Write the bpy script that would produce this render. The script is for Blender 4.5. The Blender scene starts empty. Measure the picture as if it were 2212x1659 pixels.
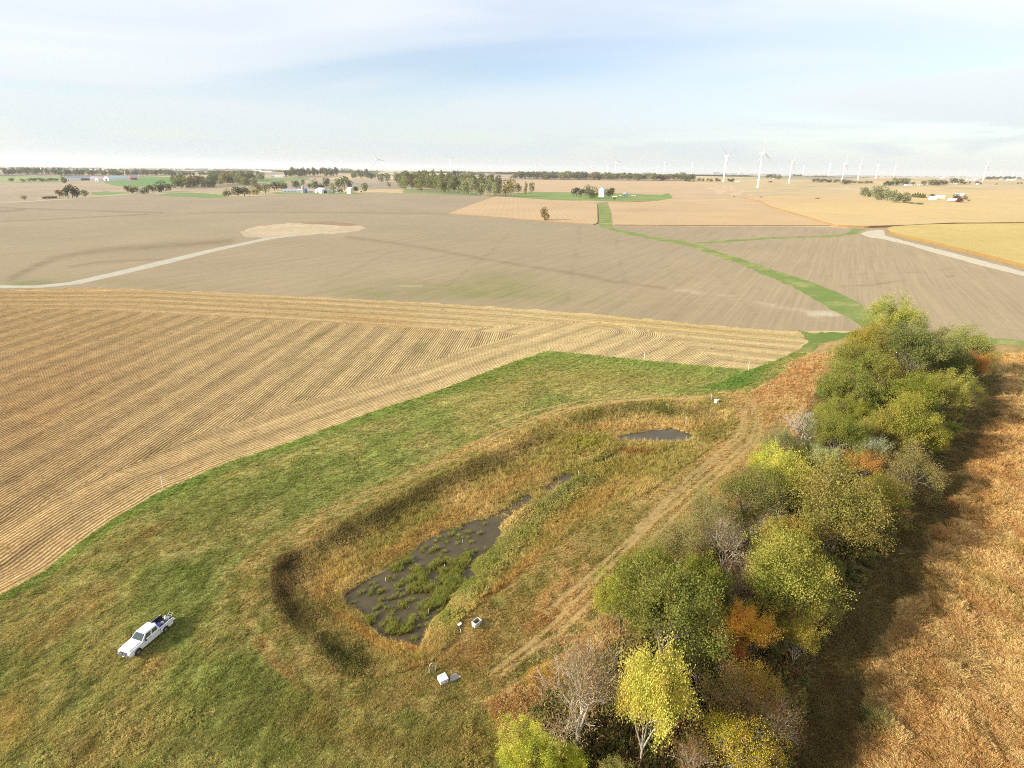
import bpy, math, random
import numpy as np
from mathutils import Vector, Matrix, Euler
rng = np.random.default_rng(7)
R = math.radians
SC = bpy.context.scene
COL = SC.collection

# ------------------------------------------------------------------ camera, world, sun, exposure
H = 56.0                      # height of the drone above the near ground
PITCH, ROLL = R(19.75), R(0.70)
F, CX, CY = 1289.0, 1106.0, 829.5
cr, sr, cp, sp = math.cos(ROLL), math.sin(ROLL), math.cos(PITCH), math.sin(PITCH)
fwd = np.array([0, cp, -sp]); right0 = np.array([1.0, 0, 0]); up0 = np.array([0, sp, cp])
rgt = right0 * cr + up0 * sr
upv = up0 * cr - right0 * sr
CAM = np.array([0, 0, H])
cam = bpy.data.cameras.new("camera"); camo = bpy.data.objects.new("camera", cam); COL.objects.link(camo)
cam.sensor_width = 36; cam.lens = F / 2212 * 36
cam.clip_start = 0.5; cam.clip_end = 90000
camo.matrix_world = Matrix(((rgt[0], upv[0], -fwd[0], 0), (rgt[1], upv[1], -fwd[1], 0), (rgt[2], upv[2], -fwd[2], H), (0, 0, 0, 1)))
SC.camera = camo

SUN_EL = R(22.5)
SHADOW_DIR = R(20.0)          # shadows fall to the right (+x) and this much away from the camera (+y)
sun = bpy.data.lights.new("sun", 'SUN'); sun.energy = 5.0; sun.angle = R(0.53); sun.color = (1.0, 0.93, 0.83)
suno = bpy.data.objects.new("sun", sun); COL.objects.link(suno)
ld = Vector((math.cos(SHADOW_DIR) * math.cos(SUN_EL), math.sin(SHADOW_DIR) * math.cos(SUN_EL), -math.sin(SUN_EL)))
suno.rotation_euler = ld.to_track_quat('-Z', 'Y').to_euler()
suno.location = (-60, -30, 80)

world = bpy.data.worlds.new("World"); SC.world = world; world.use_nodes = True
nt = world.node_tree; nt.nodes.clear()
def N(nt, typ, **kw):
    n = nt.nodes.new(typ)
    for k, v in kw.items(): setattr(n, k, v)
    return n
def L(nt, a, b): nt.links.new(a, b)
sky = N(nt, 'ShaderNodeTexSky'); sky.sky_type = 'NISHITA'; sky.sun_disc = False
sky.sun_elevation = SUN_EL
# the sun stands opposite to the shadow direction; NISHITA rotation 0 puts it at +Y and turns clockwise
sunaz = math.atan2(-ld.x, -ld.y)
sky.sun_rotation = sunaz % (2 * math.pi)
sky.altitude = 250; sky.air_density = 1.0; sky.dust_density = 0.6; sky.ozone_density = 1.0
bg1 = N(nt, 'ShaderNodeBackground'); bg1.inputs[1].default_value = 0.105
tm = N(nt, 'ShaderNodeVectorMath', operation='MULTIPLY'); L(nt, sky.outputs[0], tm.inputs[0]); tm.inputs[1].default_value = (0.98, 0.98, 1.06)
L(nt, tm.outputs[0], bg1.inputs[0])
# thin high cloud: noise over the direction projected on a flat layer
tc = N(nt, 'ShaderNodeTexCoord')
sep = N(nt, 'ShaderNodeSeparateXYZ'); L(nt, tc.outputs['Generated'], sep.inputs[0])
def math_(nt, op, a, b=None, c=None, clamp=False):
    n = N(nt, 'ShaderNodeMath', operation=op); n.use_clamp = clamp
    for i, v in enumerate((a, b, c)):
        if v is None: continue
        if isinstance(v, (int, float)): n.inputs[i].default_value = v
        else: L(nt, v, n.inputs[i])
    return n.outputs[0]
zc = math_(nt, 'MAXIMUM', sep.outputs[2], 0.0)
zc = math_(nt, 'ADD', zc, 0.09)
px_ = math_(nt, 'DIVIDE', sep.outputs[0], zc); py_ = math_(nt, 'DIVIDE', sep.outputs[1], zc)
cmb = N(nt, 'ShaderNodeCombineXYZ'); L(nt, px_, cmb.inputs[0]); L(nt, py_, cmb.inputs[1])
mp = N(nt, 'ShaderNodeMapping'); L(nt, cmb.outputs[0], mp.inputs[0])
mp.inputs['Rotation'].default_value = (0, 0, R(28)); mp.inputs['Scale'].default_value = (0.6, 0.8, 1.0); mp.inputs['Location'].default_value = (2.2, 1.7, 0)
n1 = N(nt, 'ShaderNodeTexNoise'); n1.inputs['Scale'].default_value = 0.55; n1.inputs['Detail'].default_value = 6; n1.inputs['Roughness'].default_value = 0.5; n1.inputs['Distortion'].default_value = 0.9
L(nt, mp.outputs[0], n1.inputs['Vector'])
cr1 = N(nt, 'ShaderNodeMapRange'); L(nt, n1.outputs[0], cr1.inputs[0])
cr1.inputs[1].default_value = 0.38; cr1.inputs[2].default_value = 0.60; cr1.inputs[3].default_value = 0.55; cr1.inputs[4].default_value = 0.95
cr1.interpolation_type = 'SMOOTHSTEP'
# veil thickens towards the horizon
hz = N(nt, 'ShaderNodeMapRange'); L(nt, sep.outputs[2], hz.inputs[0])
hz.inputs[1].default_value = 0.0; hz.inputs[2].default_value = 0.12; hz.inputs[3].default_value = 0.95; hz.inputs[4].default_value = 0.0
gx = math_(nt, 'DIVIDE', math_(nt, 'ADD', px_, math_(nt, 'MULTIPLY', math_(nt, 'SUBTRACT', py_, 4.3), 0.5)), 1.5)
gy = math_(nt, 'DIVIDE', math_(nt, 'SUBTRACT', py_, 4.3), 0.9)
gg = math_(nt, 'POWER', 2.718, math_(nt, 'MULTIPLY', math_(nt, 'ADD', math_(nt, 'MULTIPLY', gx, gx), math_(nt, 'MULTIPLY', gy, gy)), -1.0))
thin = math_(nt, 'SUBTRACT', 1.0, math_(nt, 'MULTIPLY', gg, 0.8))
msk = math_(nt, 'MAXIMUM', math_(nt, 'MULTIPLY', cr1.outputs[0], thin), hz.outputs[0])
bg2 = N(nt, 'ShaderNodeBackground'); bg2.inputs[1].default_value = 0.67
colr = N(nt, 'ShaderNodeMapRange'); colr.data_type = 'FLOAT_VECTOR'
hz2 = N(nt, 'ShaderNodeMix'); hz2.data_type = 'RGBA'
hzf = N(nt, 'ShaderNodeMapRange'); L(nt, sep.outputs[2], hzf.inputs[0]); hzf.inputs[1].default_value = 0.0; hzf.inputs[2].default_value = 0.22
L(nt, hzf.outputs[0], hz2.inputs[0]); hz2.inputs[6].default_value = (0.63, 0.70, 0.73, 1); hz2.inputs[7].default_value = (0.96, 0.98, 1.0, 1)
L(nt, hz2.outputs[2], bg2.inputs[0])
mx = N(nt, 'ShaderNodeMixShader'); L(nt, msk, mx.inputs[0]); L(nt, bg1.outputs[0], mx.inputs[1]); L(nt, bg2.outputs[0], mx.inputs[2])
out = N(nt, 'ShaderNodeOutputWorld'); L(nt, mx.outputs[0], out.inputs[0])

SC.view_settings.view_transform = 'Standard'; SC.view_settings.look = 'None'
SC.view_settings.exposure = 0.74; SC.view_settings.gamma = 1; SC.view_settings.use_curve_mapping = False
SC.cycles.max_bounces = 6; SC.cycles.diffuse_bounces = 2; SC.cycles.glossy_bounces = 2; SC.cycles.transmission_bounces = 3; SC.cycles.transparent_max_bounces = 6
SC.cycles.volume_bounces = 1
SC.cycles.caustics_reflective = False; SC.cycles.caustics_refractive = False
SC.cycles.use_denoising = False; SC.cycles.filter_width = 1.0

# ------------------------------------------------------------------ projection and terrain
CR = {'V': (1, 0, 0), 'A': (2, 0, 424.7), 'B': (2, 1106, 424.7), 'C': (2.5, 0, 796.3), 'D': (2.5, 796.3, 707.8), 'E': (3.125, 1504.2, 654.8),
      'F': (3.5714, 0, 1194.5), 'G': (3.125, 530.9, 1194.5), 'H': (3.1257, 1592.6, 1128.1), 'W': (3.571, 575.1, 1061.8), '1': (5.952, 0, 336.2),
      '2': (5.952, 353.9, 336.2), '3': (8.333, 566.3, 380.5), '4': (7.143, 1194.5, 380.5), '5': (5.555, 1813.8, 353.9), '6': (12.5, 1946.6, 389.3),
      '7': (6.25, 1486.5, 274.3), '8': (4.545, 707.8, 336.2), 'R': (2.941, 752, 300.8), 'S': (2.941, 1459.9, 283.1), 'M': (2.778, 1150.2, 1238.7)}
def P(c, pts):
    s, ox, oy = CR[c]
    return [(x / s + ox, y / s + oy) for x, y in pts]
def proj(X, Y, Z):
    dx, dy, dz = X, Y, Z - H
    a = dx * rgt[0] + dy * rgt[1] + dz * rgt[2]
    b = dx * upv[0] + dy * upv[1] + dz * upv[2]
    c = dx * fwd[0] + dy * fwd[1] + dz * fwd[2]
    c = np.maximum(c, 1e-3)
    return CX + F * a / c, CY - F * b / c
def ray(px, py):
    d = rgt * ((px - CX) / F) + upv * ((CY - py) / F) + fwd
    return d / np.linalg.norm(d)
def atz(px, py, z=0.0):
    d = ray(px, py); t = (z - H) / d[2]
    return np.array([d[0] * t, d[1] * t, z])
def S(a, b, x):
    t = np.clip((np.asarray(x, float) - a) / (b - a), 0, 1); return t * t * (3 - 2 * t)
def hash2(ix, iy, seed):
    h = (ix.astype(np.int64) * 374761393 + iy.astype(np.int64) * 668265263 + seed * 1442695041) & 0x7fffffff
    h = ((h ^ (h >> 13)) * 1274126177) & 0x7fffffff
    return ((h ^ (h >> 16)) & 0xffff) / 65535.0
def vnoise(x, y, seed=0):
    ix = np.floor(x); iy = np.floor(y); fx = x - ix; fy = y - iy
    fx = fx * fx * (3 - 2 * fx); fy = fy * fy * (3 - 2 * fy)
    a = hash2(ix, iy, seed); b = hash2(ix + 1, iy, seed); c = hash2(ix, iy + 1, seed); d = hash2(ix + 1, iy + 1, seed)
    return (a * (1 - fx) + b * fx) * (1 - fy) + (c * (1 - fx) + d * fx) * fy
def fbm(x, y, seed=0, o=4, g=0.5):
    s = 0; a = 1; t = 0
    for i in range(o):
        s = s + a * vnoise(x, y, seed + i * 17); t += a; a *= g; x = x * 2.03 + 11.3; y = y * 2.03 + 5.7
    return s / t
def polyw(pts, z=0.0): return np.array([atz(x, y, z)[:2] for x, y in pts])
def sd_poly(px, py, poly, margin=40):
    """signed distance (positive inside)"""
    poly = np.asarray(poly, float); px = np.asarray(px, float).ravel(); py = np.asarray(py, float).ravel()
    out = np.full(px.shape, -float(margin))
    m = (px > poly[:, 0].min() - margin) & (px < poly[:, 0].max() + margin) & (py > poly[:, 1].min() - margin) & (py < poly[:, 1].max() + margin)
    x = px[m]; y = py[m]
    if x.size == 0: return out
    d2 = np.full(x.shape, 1e18); ins = np.zeros(x.shape, bool)
    n = len(poly)
    for i in range(n):
        x0, y0 = poly[i]; x1, y1 = poly[(i + 1) % n]
        ex, ey = x1 - x0, y1 - y0; l2 = ex * ex + ey * ey + 1e-12
        t = np.clip(((x - x0) * ex + (y - y0) * ey) / l2, 0, 1)
        d2 = np.minimum(d2, (x - x0 - t * ex) ** 2 + (y - y0 - t * ey) ** 2)
        c = (y0 > y) != (y1 > y)
        if c.any():
            xi = x0 + (y - y0) * ex / (ey if abs(ey) > 1e-12 else 1e-12)
            ins ^= c & (x < xi)
    d = np.sqrt(d2); out[m] = np.where(ins, d, -d)
    return out
def d_line(px, py, pts, side=False):
    """distance to a polyline; with side=True also the arc length"""
    pts = np.asarray(pts, float); x = np.asarray(px, float).ravel(); y = np.asarray(py, float).ravel()
    d2 = np.full(x.shape, 1e18); arc = np.zeros(x.shape); sgn = np.ones(x.shape); acc = 0
    for i in range(len(pts) - 1):
        x0, y0 = pts[i]; x1, y1 = pts[i + 1]; ex, ey = x1 - x0, y1 - y0; l2 = ex * ex + ey * ey + 1e-12
        t = np.clip(((x - x0) * ex + (y - y0) * ey) / l2, 0, 1)
        q = (x - x0 - t * ex) ** 2 + (y - y0 - t * ey) ** 2
        b = q < d2
        d2 = np.where(b, q, d2); sgn = np.where(b, np.sign(ex * (y - y0) - ey * (x - x0)), sgn); arc = np.where(b, acc + t * math.sqrt(l2), arc); acc += math.sqrt(l2)
    d = np.sqrt(d2)
    return (d * sgn, arc) if side else d

BASIN = P('G', [(230, 40), (165, 180), (180, 300), (280, 470), (480, 640), (600, 780), (720, 830), (900, 850), (1150, 800), (1240, 760), (1360, 640), (1460, 480), (1590, 350), (1850, 150)]) + \
    P('D', [(1100, 1106), (1500, 900), (1700, 760), (1930, 610), (1990, 510), (1960, 430), (1850, 400), (1400, 402), (1100, 470), (800, 580), (500, 740), (200, 880), (0, 970)]) + P('C', [(1700, 900)])
BASIN_W = polyw(BASIN)
ZW = -1.10            # water level in the basin
POND_A = P('W', [(1380, 320), (1200, 420), (1050, 560), (880, 640), (800, 700), (620, 810), (650, 860), (790, 925), (830, 1010), (870, 1060), (930, 1110), (1010, 1120), (1080, 1150), (1190, 1200), (1225, 1100), (1240, 1020), (1330, 940), (1420, 830), (1440, 720), (1540, 690), (1600, 640), (1560, 560), (1650, 500), (1760, 420), (1800, 330), (1740, 265), (1690, 240), (1650, 235)])
POND_F = P('W', [(1660, 240), (1760, 275), (1900, 200), (2010, 130), (2060, 60), (2020, 20), (1950, 60), (1880, 120)])
POND_B = P('D', [(1330, 600), (1400, 576), (1520, 560), (1640, 546), (1700, 563), (1752, 584), (1740, 600), (1700, 612), (1600, 614), (1480, 606), (1400, 612)])
POND_C = P('D', [(560, 1090), (640, 1030), (760, 985), (830, 930), (850, 950), (800, 1000), (700, 1060), (620, 1106)])
POND_D = P('D', [(940, 880), (1010, 820), (1060, 790), (1140, 790), (1120, 815), (1060, 850), (980, 895)])
POND_E = P('D', [(1240, 740), (1290, 700), (1340, 668), (1370, 672), (1330, 700), (1270, 745)])
PONDS = [POND_A, POND_B, POND_C, POND_D, POND_E, POND_F]
PONDS_W = [polyw(p, ZW) for p in PONDS]
def puff(pw, d):
    c = pw.mean(0); q = pw - c; return c + q * (1 + d / np.maximum(np.linalg.norm(q, axis=1, keepdims=True), 1))
PONDS_W[0] = puff(PONDS_W[0], 0.5)

def micro(X, Y):
    near = 1 - S(110, 260, Y)
    return near * ((fbm(X * 0.9, Y * 0.9, 3, 3) - 0.5) * 0.16 + (fbm(X * 0.13, Y * 0.13, 9, 3) - 0.5) * 0.7)
def far_h(X, Y):
    Yc = np.maximum(Y, 1.0); u = X / Yc
    d = np.sqrt(X * X + Y * Y)
    rise = S(700, 4200, d) * (6 + 20 * S(-0.45, 0.45, u))
    fall = S(5200, 11000, d) * (30 + 16 * S(-0.45, 0.45, u))
    amp = S(350, 1200, d) * 2.2 + S(1200, 4000, d) * 4.0
    und = np.sin(X / 310 + Y / 830 + 0.6) * 0.5 + np.sin(X / 170 - Y / 260 + 2.1) * 0.3 + np.sin(Y / 420 + X / 1500) * 0.6 + np.sin(X / 900 - Y / 1300 + 1.0)
    return rise - fall + amp * und * (1 - 0.6 * S(8000, 16000, d))
def terrain(X, Y, mic=True):
    X = np.asarray(X, float); Y = np.asarray(Y, float); sh = X.shape
    X = X.ravel(); Y = Y.ravel()
    z = far_h(X, Y)
    if mic: z = z + micro(X, Y)
    nb = (Y < 190) & (Y > 20)
    if nb.any():
        x, y = X[nb], Y[nb]
        sd = sd_poly(x, y, BASIN_W, 30)
        bank = -(S(0.0, 8.0, sd)) * (0.94 + 0.22 * (fbm(x * 0.35, y * 0.35, 31, 3) - 0.5))
        berm = 0.35 * np.exp(-((sd + 1.5) / 2.2) ** 2)
        zz = z[nb] * (1 - 0.6 * S(0, 5, sd)) + bank + berm
        for pw in PONDS_W:
            s2 = sd_poly(x, y, pw, 6) + (fbm(x / 1.5, y / 1.5, 401, 3) - 0.5) * 1.8
            k = S(-0.7, 0.7, s2)
            zz = zz * (1 - k) + (ZW - 0.45) * k
            zz = np.where(s2 > -0.1, np.minimum(zz, ZW - 0.02), zz)
        z[nb] = zz
    return z.reshape(sh)
_T = 30 * 1.006 ** np.arange(1250)
def at(px, py):
    """the point of the ground that the photograph shows at this place"""
    d = ray(px, py)
    X = d[0] * _T; Y = d[1] * _T; Z = H + d[2] * _T
    g = Z - terrain(X, Y)
    i = np.argmax(g < 0)
    if g[i] >= 0: i = len(_T) - 1
    lo, hi = _T[max(i - 1, 0)], _T[i]
    tt = np.linspace(lo, hi, 24)
    gg = H + d[2] * tt - terrain(d[0] * tt, d[1] * tt)
    j = np.argmax(gg < 0); t = tt[j]
    x, y = d[0] * t, d[1] * t
    return np.array([x, y, float(terrain(np.array([x]), np.array([y]))[0])])
def depth_of(p): return float(np.dot(np.asarray(p) - CAM, fwd))

# ------------------------------------------------------------------ helpers for objects and materials
def lin(r, g, b):
    f = lambda c: (c / 255 / 12.92) if c / 255 <= 0.04045 else ((c / 255 + 0.055) / 1.055) ** 2.4
    return np.array([f(r), f(g), f(b)])
def tag(o, label=None, cat=None, group=None, kind=None):
    if label: o['label'] = label
    if cat: o['category'] = cat
    if group: o['group'] = group
    if kind: o['kind'] = kind
    return o
def empty(name, loc, rz=0, **k):
    o = bpy.data.objects.new(name, None); COL.objects.link(o); o.location = loc; o.rotation_euler = (0, 0, rz)
    o.empty_display_size = 0.3
    return tag(o, **k)
def mesh_np(name, V, Fs, mat=None, smooth=False):
    """V (n,3), Fs (m,3|4) array"""
    me = bpy.data.meshes.new(name); V = np.asarray(V, np.float32); Fs = np.asarray(Fs, np.int32)
    n, k = Fs.shape
    me.vertices.add(len(V)); me.vertices.foreach_set('co', V.ravel())
    me.loops.add(n * k); me.loops.foreach_set('vertex_index', Fs.ravel())
    me.polygons.add(n); me.polygons.foreach_set('loop_start', np.arange(0, n * k, k, dtype=np.int32)); me.polygons.foreach_set('loop_total', np.full(n, k, np.int32))
    if smooth: me.polygons.foreach_set('use_smooth', np.ones(n, bool))
    me.update(calc_edges=True)
    if mat: me.materials.append(mat)
    return me
def obj(name, me, parent=None, loc=None, rot=None):
    o = bpy.data.objects.new(name, me); COL.objects.link(o)
    if parent: o.parent = parent
    if loc is not None: o.location = loc
    if rot is not None: o.rotation_euler = rot
    return o
def mat(name, col=(0.5, 0.5, 0.5), rough=0.7, metal=0.0, noise=0.0, scale=3.0, spec=0.5, bump=0.0):
    m = bpy.data.materials.new(name); m.use_nodes = True; t = m.node_tree; b = t.nodes['Principled BSDF']
    b.inputs['Base Color'].default_value = (*col, 1); b.inputs['Roughness'].default_value = rough; b.inputs['Metallic'].default_value = metal
    b.inputs['Specular IOR Level'].default_value = spec
    if noise > 0:
        c = N(t, 'ShaderNodeTexCoord'); n = N(t, 'ShaderNodeTexNoise'); n.inputs['Scale'].default_value = scale; n.inputs['Detail'].default_value = 5
        L(t, c.outputs['Object'], n.inputs['Vector'])
        r = N(t, 'ShaderNodeMapRange'); L(t, n.outputs[0], r.inputs[0]); r.inputs[1].default_value = 0.3; r.inputs[2].default_value = 0.7
        r.inputs[3].default_value = 1 - noise; r.inputs[4].default_value = 1 + noise
        mm = N(t, 'ShaderNodeVectorMath', operation='SCALE'); mm.inputs[0].default_value = col; L(t, r.outputs[0], mm.inputs[3])
        L(t, mm.outputs[0], b.inputs['Base Color'])
        if bump > 0:
            bp = N(t, 'ShaderNodeBump'); bp.inputs['Strength'].default_value = 1; bp.inputs['Distance'].default_value = bump; L(t, n.outputs[0], bp.inputs['Height']); L(t, bp.outputs[0], b.inputs['Normal'])
    return m
class MB:
    """collects simple shapes into one mesh"""
    def __init__(s): s.v = []; s.f = []
    def add(s, vs, fs):
        o = len(s.v); s.v += [tuple(v) for v in vs]; s.f += [tuple(i + o for i in f) for f in fs]; return s
    def box(s, c, d, rz=0, ry=0, rx=0):
        M = Euler((rx, ry, rz)).to_matrix(); c = Vector(c); h = Vector(d) / 2
        vs = [c + M @ Vector((x * h.x, y * h.y, z * h.z)) for z in (-1, 1) for y in (-1, 1) for x in (-1, 1)]
        return s.add(vs, [(0, 2, 3, 1), (4, 5, 7, 6), (0, 1, 5, 4), (2, 6, 7, 3), (0, 4, 6, 2), (1, 3, 7, 5)])
    def tube(s, pts, rad, n=8, caps=True):
        pts = [Vector(p) for p in pts]; rad = rad if isinstance(rad, (list, tuple)) else [rad] * len(pts)
        rings = []
        ref = Vector((0, 0, 1))
        for i, p in enumerate(pts):
            t = (pts[min(i + 1, len(pts) - 1)] - pts[max(i - 1, 0)]).normalized()
            a = t.cross(ref if abs(t.dot(ref)) < 0.95 else Vector((1, 0, 0))).normalized(); b = t.cross(a)
            rings.append([p + (a * math.cos(2 * math.pi * k / n) + b * math.sin(2 * math.pi * k / n)) * rad[i] for k in range(n)])
        vs = [v for r in rings for v in r]; fs = []
        for i in range(len(pts) - 1):
            for k in range(n): fs.append((i * n + k, i * n + (k + 1) % n, (i + 1) * n + (k + 1) % n, (i + 1) * n + k))
        if caps: fs.append(tuple(range(n))); fs.append(tuple(range((len(pts) - 1) * n + n - 1, (len(pts) - 1) * n - 1, -1)))
        return s.add(vs, fs)
    def lathe(s, prof, n=16, c=(0, 0, 0)):
        vs = []; fs = []
        for r, z in prof:
            for k in range(n): a = 2 * math.pi * k / n; vs.append((c[0] + r * math.cos(a), c[1] + r * math.sin(a), c[2] + z))
        for i in range(len(prof) - 1):
            for k in range(n): fs.append((i * n + k, i * n + (k + 1) % n, (i + 1) * n + (k + 1) % n, (i + 1) * n + k))
        return s.add(vs, fs)
    def prism(s, poly, y0, y1):
        """poly in xz extruded along y"""
        n = len(poly); vs = [(x, y0, z) for x, z in poly] + [(x, y1, z) for x, z in poly]
        fs = [tuple(range(n)), tuple(range(2 * n - 1, n - 1, -1))] + [(i, i + n, (i + 1) % n + n, (i + 1) % n) for i in range(n)]
        return s.add(vs, fs)
    def build(s, name, m=None, parent=None, loc=None, rot=None, bevel=0, smooth=False):
        me = bpy.data.meshes.new(name); me.from_pydata(s.v, [], s.f); me.update()
        if m: me.materials.append(m)
        if smooth: me.polygons.foreach_set('use_smooth', [True] * len(me.polygons))
        o = obj(name, me, parent, loc, rot)
        if bevel:
            md = o.modifiers.new('bevel', 'BEVEL'); md.width = bevel; md.segments = 2; md.limit_method = 'ANGLE'; md.angle_limit = R(40)
        return o
def copy_tree(o, parent=None):
    c = o.copy(); COL.objects.link(c)
    if parent is not None: c.parent = parent; c.matrix_parent_inverse = o.matrix_parent_inverse
    for ch in o.children: copy_tree(ch, c)
    return c

# ------------------------------------------------------------------ what grows where (outlines read off the photograph, laid on the ground)
STUB_TOP = [(-900, 640), (0, 627), (200, 621), (350, 627), (700, 642), (1106, 664.7), (1356, 685), (1606, 709), (1728, 715.5)]
STUB_EDGE = [(1743, 717), (1744, 735), (1706, 765), (1671, 780), (1616, 799), (1401, 779), (1184, 757.5), (1106, 782), (956, 840), (796, 892), (640, 950), (500, 996), (356, 1056), (240, 1124), (160, 1180), (92, 1236), (0, 1285.5), (-300, 1500), (-900, 1950)]
STUBBLE = STUB_TOP + STUB_EDGE
INTERIOR = [(-900, 660), (0, 664.7), (150, 668), (300, 674.7), (450, 683), (600, 690), (800, 704), (1000, 714), (1120, 722)] + [(1000, 757), (890, 796), (760, 838), (600, 882), (400, 950), (240, 1022), (120, 1075), (0, 1130), (-300, 1290), (-900, 1650)]
WATERWAY = P('B', [(372, 30), (412, 30), (426, 70), (430, 120), (436, 134), (500, 150), (600, 170), (760, 197), (950, 255), (1200, 340), (1380, 400), (1500, 460), (1585, 530), (1600, 590), (1540, 580), (1420, 510), (1320, 450), (1200, 385), (1000, 300), (760, 213), (600, 182), (500, 162), (420, 143), (374, 128)])
BRANCH = P('B', [(770, 200), (1100, 176), (1400, 166), (1455, 156), (1462, 138), (1535, 138), (1485, 164), (1400, 174), (1100, 184), (800, 209)])
MARGIN = [(1984, 706), (2030, 722), (2212, 735), (3400, 800), (3400, 812), (2212, 748), (2030, 737), (1984, 724)]
GREEN = P('B', [(1240, 582), (1400, 588), (1510, 582), (1560, 590), (1480, 612), (1380, 622), (1330, 640), (1290, 676), (1150, 744), (1060, 800), (1000, 832), (930, 838), (800, 826), (900, 800), (1020, 755), (1130, 712), (1210, 680), (1280, 625)])
ROAD_R = P('B', [(1500, 160), (1530, 147), (1600, 140), (1612, 150), (1612, 166), (1700, 190), (1900, 240), (2212, 322), (3400, 640), (3400, 690), (2212, 346), (2000, 293), (1800, 238), (1700, 208), (1590, 184), (1540, 178)])
ROAD_L = P('A', [(-2000, 395), (0, 381), (160, 382), (300, 367), (500, 322), (700, 274), (900, 227), (1130, 180), (1280, 160), (1290, 167), (1150, 190), (930, 238), (740, 288), (540, 335), (350, 378), (180, 395), (0, 397), (-2000, 415)])
PAD = P('A', [(1035, 150), (1080, 136), (1120, 126), (1200, 118), (1300, 113), (1420, 112), (1540, 122), (1585, 134), (1560, 144), (1480, 152), (1380, 162), (1280, 172), (1100, 180), (1050, 168)])
SPOIL = P('A', [(1290, 113), (1350, 108), (1440, 108), (1540, 118), (1560, 124), (1500, 127), (1420, 122), (1330, 119)])
CORN_Y = P('B', [(1618, 146), (1640, 138), (1760, 130), (1950, 126), (2212, 123), (3400, 118), (3400, 555), (2212, 308), (2000, 251), (1800, 201), (1700, 180), (1630, 160)])
SOY_A = [(968, 462), (985, 456), (1027, 440), (1071, 425), (1120, 428), (1195, 433), (1250, 436), (1290, 440.5), (1291, 486), (1200, 480), (1106, 472)]
SOY_A2 = [(1200, 434), (1340, 436.5), (1400, 434.5), (1425, 434), (1312, 438.5), (1292, 439.2), (1250, 435)]
SOY_B = P('B', [(414, 27), (600, 24), (800, 20), (1000, 18), (1060, 22), (1110, 46), (1380, 128), (900, 127), (436, 124), (430, 70)])
CORN_BIG = P('B', [(1070, 22), (1000, 10), (1500, -18), (2212, -26), (3400, -30), (3400, 112), (2212, 118), (1900, 121), (1700, 131), (1530, 136), (1400, 131), (1112, 45)])
CORN_MID = [(1040, 424), (1000, 402), (1112, 388), (1300, 390), (1500, 396), (1600, 404), (1640, 425), (1560, 428), (1500, 430), (1424, 434), (1448, 428), (1444, 415), (1429, 421), (1340, 417.5), (1153, 414)]
YARD = [(1106, 425), (1112, 420), (1153, 414.7), (1238, 418), (1340, 418), (1429, 421.5), (1446, 416.4), (1454, 428.3), (1422, 433.6), (1347, 435.2), (1282, 433), (1228, 431.7), (1160, 428.3)]
DRIVE = P('4', [(895, 362), (925, 345), (950, 352), (930, 378), (1000, 392), (1640, 402), (1640, 408), (1000, 399), (0, 385), (0, 379), (880, 383)])
BARE_R = P('B', [(430, 126), (900, 129), (1380, 131), (1460, 137), (1530, 139), (1540, 150), (1620, 185), (2212, 340), (3400, 650), (3400, 745), (2212, 624), (2040, 618), (1850, 602), (1600, 590), (1585, 530), (1500, 460), (1200, 340), (760, 200)])
BARE_L = [(-2500, 470), (0, 439), (168, 428), (218, 423.6), (269, 417), (354, 420.5), (420, 424.5), (513, 426), (606, 419), (723, 418.7), (796, 416), (884, 417), (980, 421), (1071, 425), (1027, 440.5), (985, 456), (968, 462), (1106, 472), (1291, 487), (1320, 495), (1356, 506), (1486, 530), (1606, 574.7), (1706, 617), (1816, 680), (1876, 715), (1728, 716), (1606, 709), (1356, 685), (1106, 664.7), (700, 642), (350, 627), (200, 621), (0, 627), (-900, 640), (-2500, 660)]
GREEN_L = P('1', [(-3000, 262), (0, 264), (780, 262), (880, 262), (880, 330), (850, 342), (300, 345), (0, 342), (-3000, 342)])
GREEN_L2 = P('1', [(1320, 345), (1480, 388), (1620, 400), (1850, 412), (2212, 402), (2440, 372), (2640, 360), (2600, 272), (2212, 272), (1780, 272), (1740, 320), (1350, 325)])
GREEN_L3 = P('2', [(1230, 285), (1880, 285), (1870, 315), (1560, 332), (1380, 350), (1100, 330)])
GREEN_L4 = P('2', [(-100, 505), (60, 486), (300, 478), (520, 480), (780, 505), (860, 540), (600, 545), (200, 528)])
GREEN_L5 = P('1', [(1180, 470), (1350, 462), (1600, 470), (1700, 480), (1300, 512), (1180, 505)])
YARD_L = P('3', [(140, 305), (300, 280), (700, 300), (1700, 290), (1710, 322), (1400, 326), (800, 320), (250, 322)])
ROAD_FAR = P('1', [(-2000, 690), (0, 606), (1000, 545), (1300, 518), (1700, 482), (2212, 468), (2300, 470), (1700, 492), (1300, 527), (1000, 553), (0, 614), (-2000, 700)])
MEADOW = [(1186, 748), (1401, 770), (1606, 790), (1671, 770), (1712, 755), (1700, 800), (1620, 850), (1536, 870), (1500, 900), (1200, 1000), (1000, 1500), (1060, 1530), (1095, 1640), (1095, 4500), (-2500, 4500), (-920, 1930), (-320, 1480), (-15, 1270), (80, 1222), (150, 1166), (230, 1110), (346, 1042), (494, 982), (636, 936), (790, 878), (950, 828), (1100, 772)]
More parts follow.
